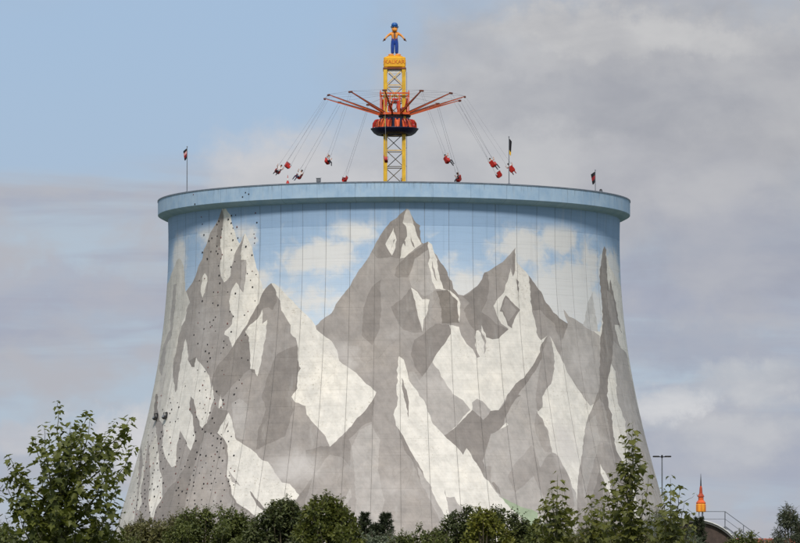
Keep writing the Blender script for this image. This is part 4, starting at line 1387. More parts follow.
SEAT_LABELS = {
    0: 'red swing chair hanging straight in front of the yellow mast', 1: 'swing chair just right of the mast, nearest to the camera side',
    2: 'swing chair third from the right above the rim', 3: 'outermost swing chair at the right, beside the flagpole',
    4: 'red empty swing chair left of the flagpole, lower than its neighbour', 5: 'swing chair with a dark rider touching the rim line right of the mast',
    6: 'swing chair behind the mast and the rim', 7: 'swing chair mostly hidden by the rim left of the mast', 8: 'swing chair low over the rim at the left, second from the outermost pair',
    9: 'outermost swing chair at the left, rider with dangling legs', 10: 'red empty swing chair beside the outermost left rider', 11: 'swing chair halfway between the left rider and the mast'}
RIDER_LABELS = {
    1: ('rider in red shirt on the seat just right of the mast', 'shirt_red', 'dark_cloth'), 2: ('rider in white shirt on the third seat from the right', 'shirt_white', 'dark_cloth'),
    3: ('rider in white shirt on the outermost right seat by the flagpole', 'shirt_white', 'shirt_red'), 5: ('rider in dark clothes at the rim line right of the mast', 'shirt_grey', 'dark_cloth'),
    8: ('rider in white shirt low over the rim at the left', 'shirt_white', 'jeans'), 9: ('rider in white shirt with dangling dark legs, outermost on the left', 'shirt_white', 'dark_cloth'),
    11: ('rider in white top on the seat between left riders and mast', 'shirt_white', 'dark_cloth')}


def build_seat():
    root = empty('swing_chair')
    s = MB()
    s.smooth = False
    s.box((0, 0.02, 0.0), (0.78, 0.52, 0.12), bev=0.05)
    so = s.build('seat_pan', M['red'], root)
    b = MB()
    b.box((0, -0.27, 0.34), (0.78, 0.11, 0.66), Matrix.Rotation(R(12), 3, 'X'), bev=0.05)
    b.build('backrest', M['red'], root)
    for sx in (-1, 1):
        b = MB()
        b.box((sx * 0.41, 0.0, 0.2), (0.09, 0.52, 0.34), bev=0.035)
        b.build('side_panel', M['red'], root)
    b = MB()
    b.tube([(-0.43, 0.2, 0.36), (-0.40, 0.36, 0.40), (0.40, 0.36, 0.40), (0.43, 0.2, 0.36)], 0.025, 6)
    b.build('lap_bar', M['steel'], root)
    return root


mat0, seat0, CH_L = seat_frame(0)
proto = build_seat()
for sx in (-1, 1):
    c = MB()
    c.tube([(sx * 0.36, 0.0, 1.7), (sx * 0.31, 0.0, CH_L * 0.5), (sx * 0.24, 0.0, CH_L)], 0.0145, 4)
    c.tube([(sx * 0.43, 0.2, 0.3), (sx * 0.36, 0.0, 1.7)], 0.012, 4)
    c.tube([(sx * 0.43, -0.26, 0.5), (sx * 0.36, 0.0, 1.7)], 0.012, 4)
    c.build('chain', M['chain'], proto)

# rider: seated, hands up on the chains
RJ = [(0, -0.06, 0.18, (0.17, 0.14)), (0, -0.10, 0.42, (0.16, 0.12)), (0, -0.10, 0.62, (0.19, 0.12)), (0, -0.08, 0.74, (0.065, 0.065)), (0, -0.05, 0.84, (0.095, 0.105)), (0, -0.05, 0.94, (0.085, 0.095)),
      (-0.10, 0.05, 0.15, 0.095), (-0.14, 0.40, 0.14, 0.075), (-0.15, 0.52, -0.26, 0.058), (-0.15, 0.50, -0.32, 0.05), (-0.16, 0.62, -0.36, 0.045),
      (0.10, 0.05, 0.15, 0.095), (0.14, 0.40, 0.14, 0.075), (0.17, 0.46, -0.28, 0.058), (0.17, 0.44, -0.34, 0.05), (0.18, 0.56, -0.38, 0.045),
      (-0.21, -0.09, 0.65, 0.06), (-0.36, 0.02, 0.58, 0.045), (-0.375, 0.06, 0.82, 0.038), (0.21, -0.09, 0.65, 0.06), (0.36, 0.02, 0.58, 0.045), (0.375, 0.06, 0.82, 0.038)]
rider_me = skin_mesh('rider', RJ, [(0, 1), (1, 2), (2, 3), (3, 4), (4, 5), (0, 6), (6, 7), (7, 8), (8, 9), (9, 10), (0, 11), (11, 12), (12, 13), (13, 14), (14, 15), (2, 16), (16, 17), (17, 18), (2, 19), (19, 20), (20, 21)], 0, 1)


def rider_pick(c):
    if c.z > 0.72 and abs(c.x) < 0.15:
        return 0
    if abs(c.x) > 0.27 and c.z > 0.5:
        return 0
    if c.z > 0.24 and c.y < 0.1:
        return 1
    return 2


split_mats(rider_me, [M['skin'], M['shirt_white'], M['dark_cloth']], rider_pick)
hand_mb = MB()
hand_mb.smooth = True
for sx in (-1, 1):
    hb = Vector((sx * 0.378, 0.06, 0.86))
    ico(hand_mb, hb, 0.042, 6, 4, (0.6, 1.0, 1.2))
    for q in range(4):
        z = hb.z - 0.03 + q * 0.022
        hand_mb.tube([(hb.x, hb.y + 0.02, z), (hb.x + sx * 0.035, hb.y + 0.03, z), (hb.x + sx * 0.045, hb.y - 0.02, z)], 0.0095, 4)
    hand_mb.tube([(hb.x, hb.y - 0.02, hb.z - 0.02), (hb.x - sx * 0.01, hb.y - 0.04, hb.z + 0.03), (hb.x + sx * 0.02, hb.y - 0.04, hb.z + 0.045)], 0.0095, 4)
hair_mb = MB()
hair_mb.smooth = True
ico(hair_mb, (0, -0.075, 0.925), 0.115, 10, 6, (0.95, 1.0, 0.95))
hand_me, hair_me = hand_mb.mesh('hands'), hair_mb.mesh('hair')
hand_me.materials.append(M['skin'])
hair_me.materials.append(M['hair'])
face_mb = MB()
for sx in (-1, 1):
    ico(face_mb, (sx * 0.036, 0.062, 0.885), 0.012, 6, 4)
face_me = face_mb.mesh('eyes')
face_me.materials.append(M['black'])

for k in range(12):
    mat, seat, L = seat_frame(k)
    o = proto if k == 0 else copy_tree(proto)
    o.matrix_world = Matrix.Translation(seat) @ mat @ Matrix.Diagonal((0.68, 0.68, 0.98, 1.0))
    tag(o, SEAT_LABELS[k], 'swing chair', 'chairs of the swing ride')
    if k in RIDER_LABELS:
        lab, shirt, legs = RIDER_LABELS[k]
        p = empty('person')
        tag(p, lab, 'person', 'riders on the swing ride')
        p.matrix_world = Matrix.Translation(seat) @ mat @ Matrix.Translation((0, 0.06, 0.03)) @ Matrix.Scale(1.0, 4)
        b = link('body', rider_me.copy(), p)
        b.data.materials[1] = M[shirt]
        b.data.materials[2] = M[legs]
        link('hands', hand_me, p)
        link('hair', hair_me, p)
        link('eyes', face_me, p)

# ---------------------------------------------------------------- flags and small things on the rim
def flagpole(th, h, stripes, label, droop, wide):
    r = RIM_R - 0.42
    root = empty('flagpole', (r * math.sin(th), -r * math.cos(th), RIM_Z1 + 0.05))
    tag(root, label, 'flagpole', 'flagpoles on the tower rim')
    MB().lathe([(0.0, 0.0), (0.16, 0.0), (0.16, 0.06), (0.08, 0.12), (0.0, 0.12)], 10, closed=False).build('foot', M['steel'], root)
    MB().tube([(0, 0, 0.0), (0, 0, h * 0.5), (0, 0, h)], [0.055, 0.048, 0.035], 8).build('pole', M['galv'], root)
    kn = MB()
    kn.smooth = True
    ico(kn, (0, 0, h + 0.05), 0.07)
    kn.build('finial', M['galv'], root)
    # cloth hanging half folded
    nx, nz = 10, 12
    vs, fs, mi = [], [], []
    for j in range(nz + 1):
        for i in range(nx + 1):
            s, t = i / nx, j / nz
            x = wide * s * (1 - 0.35 * t)
            y = 0.10 * math.sin(s * 9 + t * 2) * s
            z = h - 0.08 - t * droop - s * 0.35 - 0.12 * math.sin(s * 3.1) * t
            vs.append((x, y, z))
    for j in range(nz):
        for i in range(nx):
            a = j * (nx + 1) + i
            fs.append((a, a + 1, a + nx + 2, a + nx + 1))
            mi.append(min(len(stripes) - 1, int(j / nz * len(stripes))))
    f = MB()
    f.add(vs, fs)
    f.m = mi
    f.s = [True] * len(fs)
    f.build('flag', [M[q] for q in stripes], root)
    return root


th_l, _ = on_tower(183.5, 190, True)
th_m, _ = on_tower(511, 182, True)
flagpole(th_l, 4.85, ('flag_black', 'flag_pink', 'flag_red', 'flag_black'), 'tall flagpole at the left end of the rim, dark red flag', 1.0, -0.42)
flagpole(th_m, 4.95, ('flag_black', 'flag_black', 'flag_black', 'flag_gold'), 'flagpole right of the swing seats, black and gold flag', 1.5, 0.3)
th_r = math.pi - math.asin((at(594, 200, 15).x) / (RIM_R - 0.42))
flagpole(th_r, 4.55, ('flag_black', 'flag_red', 'flag_black'), 'flagpole on the far side of the rim at the right, folded dark flag', 1.15, -0.5)

th_b, _ = on_tower(317, 180.5, True)
r = RIM_R - 0.5
bx = empty('junction_box', (r * math.sin(th_b), -r * math.cos(th_b), RIM_Z1 + 0.05), th_b)
tag(bx, 'small grey box on the rim left of the mast', 'box')
MB().box((0, 0, 0.26), (0.42, 0.3, 0.4), bev=0.03).build('housing', M['steel'], bx)
MB().box((0, 0.0, 0.49), (0.5, 0.38, 0.05), Matrix.Rotation(R(6), 3, 'X')).build('lid', M['steel'], bx)
for sx in (-0.15, 0.15):
    MB().box((sx, 0, 0.03), (0.06, 0.2, 0.06)).build('foot', M['steel'], bx)
th_b, _ = on_tower(605, 190, True)
bx = empty('rim_light', (r * math.sin(th_b), -r * math.cos(th_b), RIM_Z1 + 0.05), th_b)
tag(bx, 'small dark light fitting on the right part of the rim', 'light fitting')
MB().box((0, 0, 0.1), (0.3, 0.3, 0.2), bev=0.02).build('base', M['steel'], bx)
d_ = MB()
d_.smooth = True
ico(d_, (0, 0, 0.22), 0.16, 10, 6)
d_.build('lens', M['black'], bx)
th_b, _ = on_tower(285.5, 182, True)
bx = empty('marker_post', (r * math.sin(th_b), -r * math.cos(th_b), RIM_Z1 + 0.05), th_b)
tag(bx, 'thin red and white marker standing on the rim under the left seats', 'marker')
MB().lathe([(0.0, 0.0), (0.2, 0.0), (0.18, 0.05), (0.09, 0.35), (0.0, 0.35)], 12, closed=False).build('cone_foot', M['red'], bx)
MB().lathe([(0.0, 0.35), (0.085, 0.35), (0.05, 0.62), (0.0, 0.62)], 12, closed=False).build('cone_band', M['white'], bx)
MB().lathe([(0.0, 0.62), (0.048, 0.62), (0.015, 0.95), (0.0, 0.95)], 12, closed=False).build('cone_tip', M['red'], bx)

# ---------------------------------------------------------------- floodlight mast right of the tower
p = at(662, 457, 22.0)
lamp = empty('floodlight_mast', (p.x, p.y, 0))
tag(lamp, 'slim grey light mast with flat twin heads right of the tower', 'light mast')
hL = p.z
MB().tube([(0, 0, 0), (0, 0, hL * 0.5), (0, 0, hL)], [0.14, 0.10, 0.07], 8).build('pole', M['galv'], lamp)
MB().box((0, 0, 0.15), (0.5, 0.5, 0.3), bev=0.03).build('foot', M['concrete'], lamp)
MB().tube([(-0.55, 0, hL + 0.02), (0.55, 0, hL + 0.02)], 0.05, 6).build('crossarm', M['black'], lamp)
MB().lathe([(0.0, hL - 0.1), (0.11, hL - 0.1), (0.11, hL + 0.2), (0.0, hL + 0.25)], 8, closed=False).build('hub', M['black'], lamp)
for s in (-1, 1):
    hd = MB().box((s * 0.68, 0, hL + 0.06), (0.78, 0.42, 0.17), bev=0.06).build('lamp_head', M['black'], lamp)
    MB().box((s * 0.68, 0, hL - 0.035), (0.56, 0.3, 0.014)).build('lamp_glass', M['white'], hd)

# ---------------------------------------------------------------- vaulted hall with a little spired lantern, stairs with railing
YH = -166.0                              # about 310 m from the camera
KH = F_PX / (YH - CAM.y)
c = at(694, 522, YH)
RV = 3.7
ZV = c.z - RV
hall = empty('vaulted_hall', (c.x, YH, 0), R(9))
tag(hall, 'low hall with a curved sheet roof and white edge, behind the right trees', 'building')
LH = 9.0
wl = MB()
na = 28
arc = [(RV * math.cos(math.pi * i / na), ZV + RV * math.sin(math.pi * i / na)) for i in range(na + 1)]
vs = [(RV, 0, 0), *[(x, 0, z) for x, z in arc], (-RV, 0, 0)]
nvs = len(vs)
vs2 = [(x, LH, z) for x, _, z in vs]
wl.add(vs + vs2, [tuple(reversed(range(nvs))), tuple(range(nvs, 2 * nvs))] + [(0, 1, nvs + 1, nvs), (nvs - 1, nvs - 2, 2 * nvs - 2, 2 * nvs - 1)])
wl.build('wall', M['brown_board'], hall)
rf = MB()
arc2 = [((RV + 0.12) * math.cos(math.pi * i / na), ZV + (RV + 0.12) * math.sin(math.pi * i / na)) for i in range(na + 1)]
vs, fs = [], []
for y in (-0.25, LH + 0.2):
    vs += [(x, y, z) for x, z in arc] + [(x, y, z) for x, z in arc2]
n1 = na + 1
for i in range(na):
    fs += [(n1 + i, n1 + i + 1, 3 * n1 + i + 1, 3 * n1 + i), (i + 1, i, 2 * n1 + i, 2 * n1 + i + 1), (i, i + 1, n1 + i + 1, n1 + i), (2 * n1 + i + 1, 2 * n1 + i, 3 * n1 + i, 3 * n1 + i + 1)]
rf.smooth = False
rf.add(vs, fs)
roof = rf.build('roof', M['roof_dark'], hall)
tr = MB()
tr.tube([(x * 1.01, -0.28, ZV + (z - ZV) * 1.01) for x, z in arc2], 0.045, 6)
tr.build('edge_trim', M['white'], roof)
for k in range(5):
    y = 1.2 + 1.8 * k
    rb = MB()
    rb.tube([((RV + 0.13) * math.cos(math.pi * i / na), y, ZV + (RV + 0.13) * math.sin(math.pi * i / na)) for i in range(na + 1)], 0.025, 4)
    rb.build('roof_seam', M['roof_dark'], roof)
for x in (-1.6, 0.2, 2.0):
    fr_ = MB().box((x, -0.03, 1.4), (1.1, 0.08, 1.3), bev=0.02).build('window_frame', M['white'], hall)
    MB().box((x, -0.075, 1.4), (0.92, 0.02, 1.1)).build('pane', M['black'], fr_)
# lantern on the crest
pl = at(701, 520, YH + 1.6)
lt = empty('roof_lantern', (pl.x, YH + 1.6, c.z + 0.05))
lt.scale = (0.8, 0.8, 1.0)
tag(lt, 'orange lantern turret with a red pointed cap and dark spike', 'turret')
KL = F_PX / (YH + 1.6 - CAM.y)
z0 = at(701, 512, YH + 1.6).z - c.z - 0.05
z1 = at(701, 498, YH + 1.6).z - c.z - 0.05
z2 = at(701, 486, YH + 1.6).z - c.z - 0.05
z3 = at(701, 475, YH + 1.6).z - c.z - 0.05
for sx in (-0.17, 0.17):
    for sy in (-0.17, 0.17):
        MB().box((sx, sy, z0 / 2), (0.06, 0.06, z0)).build('leg', M['galv'], lt)
MB().box((0, 0, 0.02), (0.5, 0.5, 0.04)).build('base_plate', M['galv'], lt)
bd_ = MB()
bd_.lathe([(0.0, z0), (0.40, z0), (0.44, z0 + 0.06), (0.44, z0 + 0.52), (0.40, z0 + 0.6), (0.0, z0 + 0.6)], 8, closed=False)
bd_ = bd_.build('lantern_body', simple('lantern_orange', (238, 158, 44), 0.5, 0.12, 3.0), lt)
for k in range(8):
    a = 2 * math.pi * k / 8
    MB().box((0.42 * math.sin(a), -0.42 * math.cos(a), z0 + 0.3), (0.05, 0.05, 0.5), Matrix.Rotation(a, 3, 'Z')).build('rib', M['orange'], bd_)
MB().lathe([(0.0, z0 + 0.58), (0.42, z0 + 0.6), (0.44, z0 + 0.66), (0.24, z0 + 0.86), (0.24, z1 + 0.1), (0.0, z1 + 0.1)], 8, closed=False).build('upper_stage', M['orange'], lt)
MB().lathe([(0.30, z1 + 0.08), (0.30, z1 + 0.14), (0.15, z1 + 0.34), (0.12, z2 - 0.15), (0.08, z2), (0.0, z2), (0.0, z1 + 0.08)], 8).build('pointed_cap', simple('lantern_cap', (176, 70, 36), 0.5), lt)
MB().tube([(0, 0, z2 - 0.02), (0, 0, (z2 + z3) / 2), (0, 0, z3 + 0.1)], [0.07, 0.05, 0.012], 8).build('spike', M['black'], lt)

# stairs behind the hall with a steel railing
YS = YH + 2.6
st = empty('steel_stairs', (c.x, YS, 0))
tag(st, 'steel stair with thin grey railing descending right of the lantern', 'stairs')


def L(px, py, dy=0.0):
    q = at(px, py, YS + dy)
    return (q.x - c.x, dy, q.z)


for dy in (0.0, 1.0):
    a_, b_, e_ = L(702, 511.5, dy), L(725, 511.5, dy), L(768, 543, dy)
    a2, b2, e2 = L(702, 519, dy), L(725, 519, dy), L(768, 551, dy)
    h0, h1, h2 = L(702, 526.5, dy), L(725, 526.5, dy), L(768, 558.5, dy)
    f = MB()
    f.tube([a_, b_, e_], 0.026, 6)
    f.build('handrail', M['galv'], st)
    MB().tube([a2, b2, e2], 0.018, 6).build('mid_rail', M['galv'], st)
    for t in (0.0, 1.0):
        q0 = [h0[i] + (h1[i] - h0[i]) * t for i in range(3)]
        q1 = [a_[i] + (b_[i] - a_[i]) * t for i in range(3)]
        MB().tube([q0, q1], 0.035 if t else 0.025, 6).build('post', M['galv'], st)
    for t in (0.43, 0.9):
        q0 = [h1[i] + (h2[i] - h1[i]) * t for i in range(3)]
        q1 = [b_[i] + (e_[i] - b_[i]) * t for i in range(3)]
        MB().tube([q0, q1], 0.03, 6).build('post', M['galv'], st)
    MB().tube([h1, h2, (h2[0] + 1.0, dy, 0.0)], 0.07, 4).build('stringer', M['galv'], st)
    MB().tube([h1, (h1[0], dy, 0)], 0.06, 6).build('support', M['galv'], st)
    MB().tube([h0, (h0[0], dy, 0)], 0.06, 6).build('support', M['galv'], st)
h0, h1, h2 = L(702, 527, 0), L(725, 527, 0), L(768, 559, 0)
MB().box(((h0[0] + h1[0]) / 2, 0.5, h0[2] - 0.03), (h1[0] - h0[0] + 0.1, 1.08, 0.05)).build('landing', M['galv'], st)
for k in range(8):
    t = (k + 0.5) / 8
    MB().box((h1[0] + (h2[0] - h1[0]) * t, 0.5, h1[2] + (h2[2] - h1[2]) * t), (0.28, 0.96, 0.03)).build('step', M['galv'], st)
# low red tiled shed beyond the stairs
q0, q1 = at(742, 540, YH + 14), at(800, 540, YH + 14)
shed = empty('tiled_shed', ((q0.x + q1.x) / 2 + 2, YH + 17, 0))
tag(shed, 'low shed whose reddish tiled ridge shows at the bottom right', 'building')
wS = q1.x - q0.x + 5
zr = q0.z
MB().box((0, 0, (zr - 0.9) / 2), (wS - 0.6, 5.0, zr - 0.9)).build('wall', M['brown_board'], shed)
rs = MB()
hw = wS / 2
rs.add([(-hw, -3, zr - 1.2), (hw, -3, zr - 1.2), (hw, 0, zr), (-hw, 0, zr), (-hw, 3, zr - 1.2), (hw, 3, zr - 1.2), (-hw, -3, zr - 1.35), (hw, -3, zr - 1.35), (hw, 3, zr - 1.35), (-hw, 3, zr - 1.35)],
       [(0, 1, 2, 3), (3, 2, 5, 4), (6, 7, 1, 0), (4, 5, 8, 9), (1, 7, 8, 5, 2), (6, 0, 3, 4, 9), (9, 8, 7, 6)])
rs = rs.build('roof', M['roof_tile'], shed)
for k in range(int(wS / 0.42)):
    MB().tube([(-hw + 0.1 + 0.42 * k, 0, zr + 0.02), (-hw + 0.5 + 0.42 * k, 0, zr + 0.035)], [0.10, 0.12], 6).build('ridge_tile', M['roof_tile'], rs)

# ---------------------------------------------------------------- trees and bushes
class Leaves:
    """collects many small leaf faces with a tint for each"""
    def __init__(self):
        self.v, self.f, self.t = [], [], []

    def leaf(self, p, d, n, outline, size, tint, fold=0.18):
        """p: foot, d: direction of the midrib, n: leaf normal"""
        d = d.normalized()
        s = d.cross(n)
        if s.length < 1e-4:
            s = d.orthogonal()
        s.normalize()
        n = s.cross(d)
        b = len(self.v)
        for (x, y) in outline:
            q = p + (d * y + s * x + n * (abs(x) * fold - y * y * 0.22)) * size
            self.v.append((q.x, q.y, q.z))
        m = len(outline)
        for i in range(1, m - 1):
            self.f.append((b, b + i, b + i + 1))
            self.t.append(tint)

    def build(self, name, mat, parent):
        me = bpy.data.meshes.new(name)
        me.from_pydata(self.v, [], self.f)
        me.attributes.new('tint', 'FLOAT', 'FACE').data.foreach_set('value', np.clip(np.array(self.t, np.float32), 0, 1))
        me.materials.append(mat)
        o = bpy.data.objects.new(name, me)
        COL.objects.link(o)
        o.parent = parent
        return o


MAPLE = [(0, 0), (0.22, -0.04), (0.50, 0.12), (0.34, 0.32), (0.58, 0.62), (0.26, 0.60), (0, 1.0), (-0.26, 0.60), (-0.58, 0.62), (-0.34, 0.32), (-0.50, 0.12), (-0.22, -0.04)]
OVAL = [(0, 0), (0.26, 0.32), (0.24, 0.68), (0, 1.0), (-0.24, 0.68), (-0.26, 0.32)]
LANCE = [(0, 0), (0.11, 0.4), (0, 1.0), (-0.11, 0.4)]
DIAM = [(0, 0), (0.34, 0.5), (0, 1.0), (-0.34, 0.5)]

M['maple_leaf'] = leaf_mat('maple_leaf', (0.037, 0.051, 0.011), (0.179, 0.192, 0.034), 0.35)
M['maple_leaf_r'] = leaf_mat('young_maple_leaf', (0.054, 0.068, 0.016), (0.206, 0.204, 0.045), 0.35)
M['leaf_green'] = leaf_mat('bush_leaf', (0.043, 0.059, 0.016), (0.177, 0.196, 0.055), 0.3)
M['leaf_bright'] = leaf_mat('bright_bush_leaf', (0.044, 0.062, 0.014), (0.165, 0.172, 0.036), 0.35)
M['leaf_yellow'] = leaf_mat('yellowish_bush_leaf', (0.082, 0.101, 0.018), (0.240, 0.230, 0.039), 0.35)
M['leaf_brown'] = leaf_mat('brownish_bush_leaf', (0.076, 0.076, 0.026), (0.189, 0.176, 0.065), 0.3)
M['leaf_dark'] = leaf_mat('dark_bush_leaf', (0.030, 0.041, 0.013), (0.126, 0.142, 0.047), 0.25)
M['leaf_grey'] = leaf_mat('silver_leaf', (0.063, 0.081, 0.047), (0.227, 0.257, 0.169), 0.25)
M['leaf_willow'] = leaf_mat('willow_leaf', (0.036, 0.046, 0.028), (0.130, 0.145, 0.085), 0.25)
M['needle'] = leaf_mat('pine_needle', (0.018, 0.027, 0.013), (0.066, 0.081, 0.036), 0.15)


def rv(r, s=1.0):
    return Vector((r.gauss(0, s), r.gauss(0, s), r.gauss(0, s)))


def maple(px_base, Y, tips, label, mat, seed, leaf=0.125, twigs=5, fill=0, group=None, name='maple_tree', spread=0.5, node=0.075, whorl=3, gap=0.0):
    """young maple: many upright shoots with leaves in opposite pairs. tips are picture points of the shoot ends."""
    r = random.Random(seed)
    foot = at(px_base, 560, Y)
    root = empty(name, (foot.x, Y, 0))
    tag(root, label, 'tree', group)
    wood = MB()
    lv = Leaves()
    tipw = []
    for (x, y) in tips:
        q = at(x, y, Y)
        tipw.append(Vector((q.x - foot.x, r.gauss(0, spread), q.z)))
    top = max(t.z for t in tipw)
    main = max(tipw, key=lambda t: t.z)
    n = 10
    trunk = []
    for i in range(n + 1):
        t = i / n
        trunk.append(Vector((main.x * t ** 1.5 + 0.03 * math.sin(t * 7), main.y * t, (main.z - 0.5) * t)))
    wood.tube(trunk, [0.055 * (1 - 0.86 * i / n) for i in range(n + 1)], 7)

    def on_trunk(z):
        t = max(0, min(0.999, z / (main.z - 0.5)))
        i = int(t * n)
        return trunk[i].lerp(trunk[i + 1], t * n - i)

    def shoot(p0, p1, rad, size, dens, first):
        L_ = (p1 - p0).length
        m = max(4, int(L_ / 0.12))
        bow = Vector((p1.x - p0.x, p1.y - p0.y, 0)) * 0.28
        pts = []
        for i in range(m + 1):
            t = i / m
            pts.append(p0.lerp(p1, t) + bow * math.sin(math.pi * t) * 0.6 + rv(r, 0.008))
        wood.tube(pts, [rad * (1 - 0.85 * i / m) for i in range(m + 1)], 5)
        step = node / dens
        k = int(L_ * (1 - first) / step)
        ang = r.uniform(0, 6.28)
        for j in range(k + 1):
            t = first + (1 - first) * j / max(1, k)
            i = min(m - 1, int(t * m))
            p = pts[i].lerp(pts[i + 1], t * m - i)
            d = (pts[i + 1] - pts[i]).normalized()
            ang += 1.57 + r.gauss(0, 0.25)
            sz = size * (0.55 + 0.55 * math.sin(math.pi * min(1.0, (1 - t) * 1.6 + 0.12) * 0.62)) * r.uniform(0.55, 1.25)
            u_ = d.orthogonal().normalized()
            w_ = d.cross(u_)
            if gap and r.random() < gap and 0.1 < t < 0.85:
                continue
            for q in range(whorl):
                s = 6.283 * q / whorl + r.gauss(0, 0.25)
                if r.random() < 0.12:
                    continue
                o = u_ * math.cos(ang + s) + w_ * math.sin(ang + s)
                pd = (o + d * 0.5 + Vector((0, 0, 0.15))).normalized()
                f = p + pd * sz * r.uniform(0.25, 0.8)
                dirv = (o * 1.0 + Vector((0, 0, -0.35 + r.gauss(0, 0.3))) + rv(r, 0.18)).normalized()
                nn = (Vector((0, 0, 1)) + o * 0.45 + rv(r, 0.28)).normalized()
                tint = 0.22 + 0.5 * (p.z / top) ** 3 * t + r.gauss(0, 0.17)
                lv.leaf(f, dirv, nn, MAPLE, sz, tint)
        return pts

    for t_ in tipw:
        z0 = max(0.55, t_.z - r.uniform(0.7, 1.5))
        if t_ is main:
            z0 = main.z - 1.3
        p0 = on_trunk(z0)
        pts = shoot(p0, t_, 0.016, leaf, 1.0, 0.30)
        for _ in range(twigs if t_.z < top - 0.62 else max(1, twigs - 3)):
            i = r.randint(1, max(1, int(len(pts) * 0.62)))
            d = rv(r, 1.0)
            d.z = abs(d.z) * 0.6 + 0.25
            d.normalize()
            shoot(pts[i], pts[i] + d * r.uniform(0.16, 0.34), 0.006, leaf * 0.95, 1.0, 0.35)
    for _ in range(fill):
        # inner and lower shoots
        z = r.uniform(0.5, top * 0.78)
        p0 = on_trunk(z)
        a = r.uniform(0, 6.28)
        wd = spread * 1.6 * (1.1 - z / top)
        p1 = p0 + Vector((math.cos(a) * wd * r.uniform(0.4, 1.3), math.sin(a) * wd * r.uniform(0.4, 1.2), r.uniform(0.2, 0.6)))
        shoot(p0, p1, 0.010, leaf, 1.0, 0.25)
    wood.build('trunk', M['bark_green'], root)
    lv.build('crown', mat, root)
    return root


def bush(tops, Y, label, mat, seed, leaf=0.095, outline=OVAL, dens=1.0, low=0.35, cat='bush', name='bush', lobes=26, group='bushes in front of the tower'):
    """rounded shrub: lobes of leaves under a ragged skyline of picture points (x, y)"""
    r = random.Random(seed)
    pts = [at(x, y, Y) for x, y in tops]
    x0, x1 = min(p.x for p in pts), max(p.x for p in pts)
    cx = (x0 + x1) / 2
    root = empty(name, (cx, Y, 0))
    tag(root, label, cat, group)
    px = sorted((p.x - cx, p.z) for p in pts)

    def sky_z(x):
        for (a, za), (b, zb_) in zip(px, px[1:]):
            if a <= x <= b:
                return za + (zb_ - za) * (x - a) / max(1e-6, b - a)
        return px[0][1] if x < px[0][0] else px[-1][1]

    wood, lv = MB(), Leaves()
    hw = (x1 - x0) / 2
    stems = max(3, int(hw * 2.5))
    base = [Vector((r.uniform(-hw * 0.4, hw * 0.4), r.uniform(-0.3, 0.3), 0)) for _ in range(stems)]
    cl_ = []
    nl = int(lobes * 2.6 * max(0.6, hw))
    for i in range(nl):
        x = r.uniform(-hw, hw)
        zt = sky_z(x) + 0.16 * math.sin(x * 9.0 + seed) * math.sin(x * 3.7 + 2 * seed) - abs(r.gauss(0, 0.08))
        rr = r.uniform(0.11, 0.30) * (0.8 + 0.25 * min(2.0, hw))
        f = r.random() ** 0.8
        lo = low if r.random() < 0.25 else max(low, zt - 1.5)
        z = lo + (zt - rr * 0.75 - lo) * f
        y = r.gauss(0, 0.55 * min(1.2, hw))
        if f > 0.75:
            y *= 0.6
        cl_.append((Vector((x, y, z)), rr))
    for (x, z) in px:                    # the points seen in the picture stand out
        rr = r.uniform(0.14, 0.22)
        cl_.append((Vector((x, r.gauss(0, 0.2), z - rr)), rr))
    for c_, rr in cl_:
        b = min(base, key=lambda q: (q.x - c_.x) ** 2 + (q.y - c_.y) ** 2)
        mid = b.lerp(c_, 0.5) + Vector((r.gauss(0, 0.08), r.gauss(0, 0.08), 0.1))
        wood.tube([b, mid, c_ - Vector((0, 0, rr * 0.3)), c_ + Vector((0, 0, rr * 0.6))], [0.030, 0.02, 0.01, 0.003], 5)
        n = int(130 * dens * (rr / 0.25) ** 2)
        lt_ = r.gauss(0, 0.2)
        for _ in range(n):
            d = rv(r).normalized()
            q = c_ + Vector((d.x * 1.1, d.y * 1.1, d.z * 0.95)) * rr * (r.random() ** 0.4) * r.uniform(0.85, 1.2)
            ld_ = (d + rv(r, 0.6) + Vector((0, 0, -0.1))).normalized()
            nn = (d * 0.6 + Vector((0, 0, 0.9)) + rv(r, 0.5)).normalized()
            lv.leaf(q, ld_, nn, outline, leaf * 1.3 * r.uniform(0.5, 1.35), 0.42 + lt_ + r.gauss(0, 0.2))
        # a few shoots that break the outline
        for _ in range(5 if c_.z > sky_z(c_.x) - rr * 2.0 else 0):
            e = c_ + Vector((r.gauss(0, 0.6) * rr, r.gauss(0, 0.6) * rr, rr * r.uniform(1.0, 1.9)))
            wood.tube([c_, e], [0.006, 0.002], 4)
            for j in range(7):
                q = c_.lerp(e, 0.5 + 0.5 * j / 6)
                d = rv(r).normalized()
                d.z = abs(d.z) * 0.4
                lv.leaf(q, d, Vector((0, 0, 1)) + rv(r, 0.4), outline, leaf * r.uniform(0.6, 1.0), 0.6 + r.gauss(0, 0.2))
    wood.build('stem' if cat == 'bush' else 'trunk', M['bark'], root)
    lv.build('foliage' if cat == 'bush' else 'crown', mat, root)
    return root


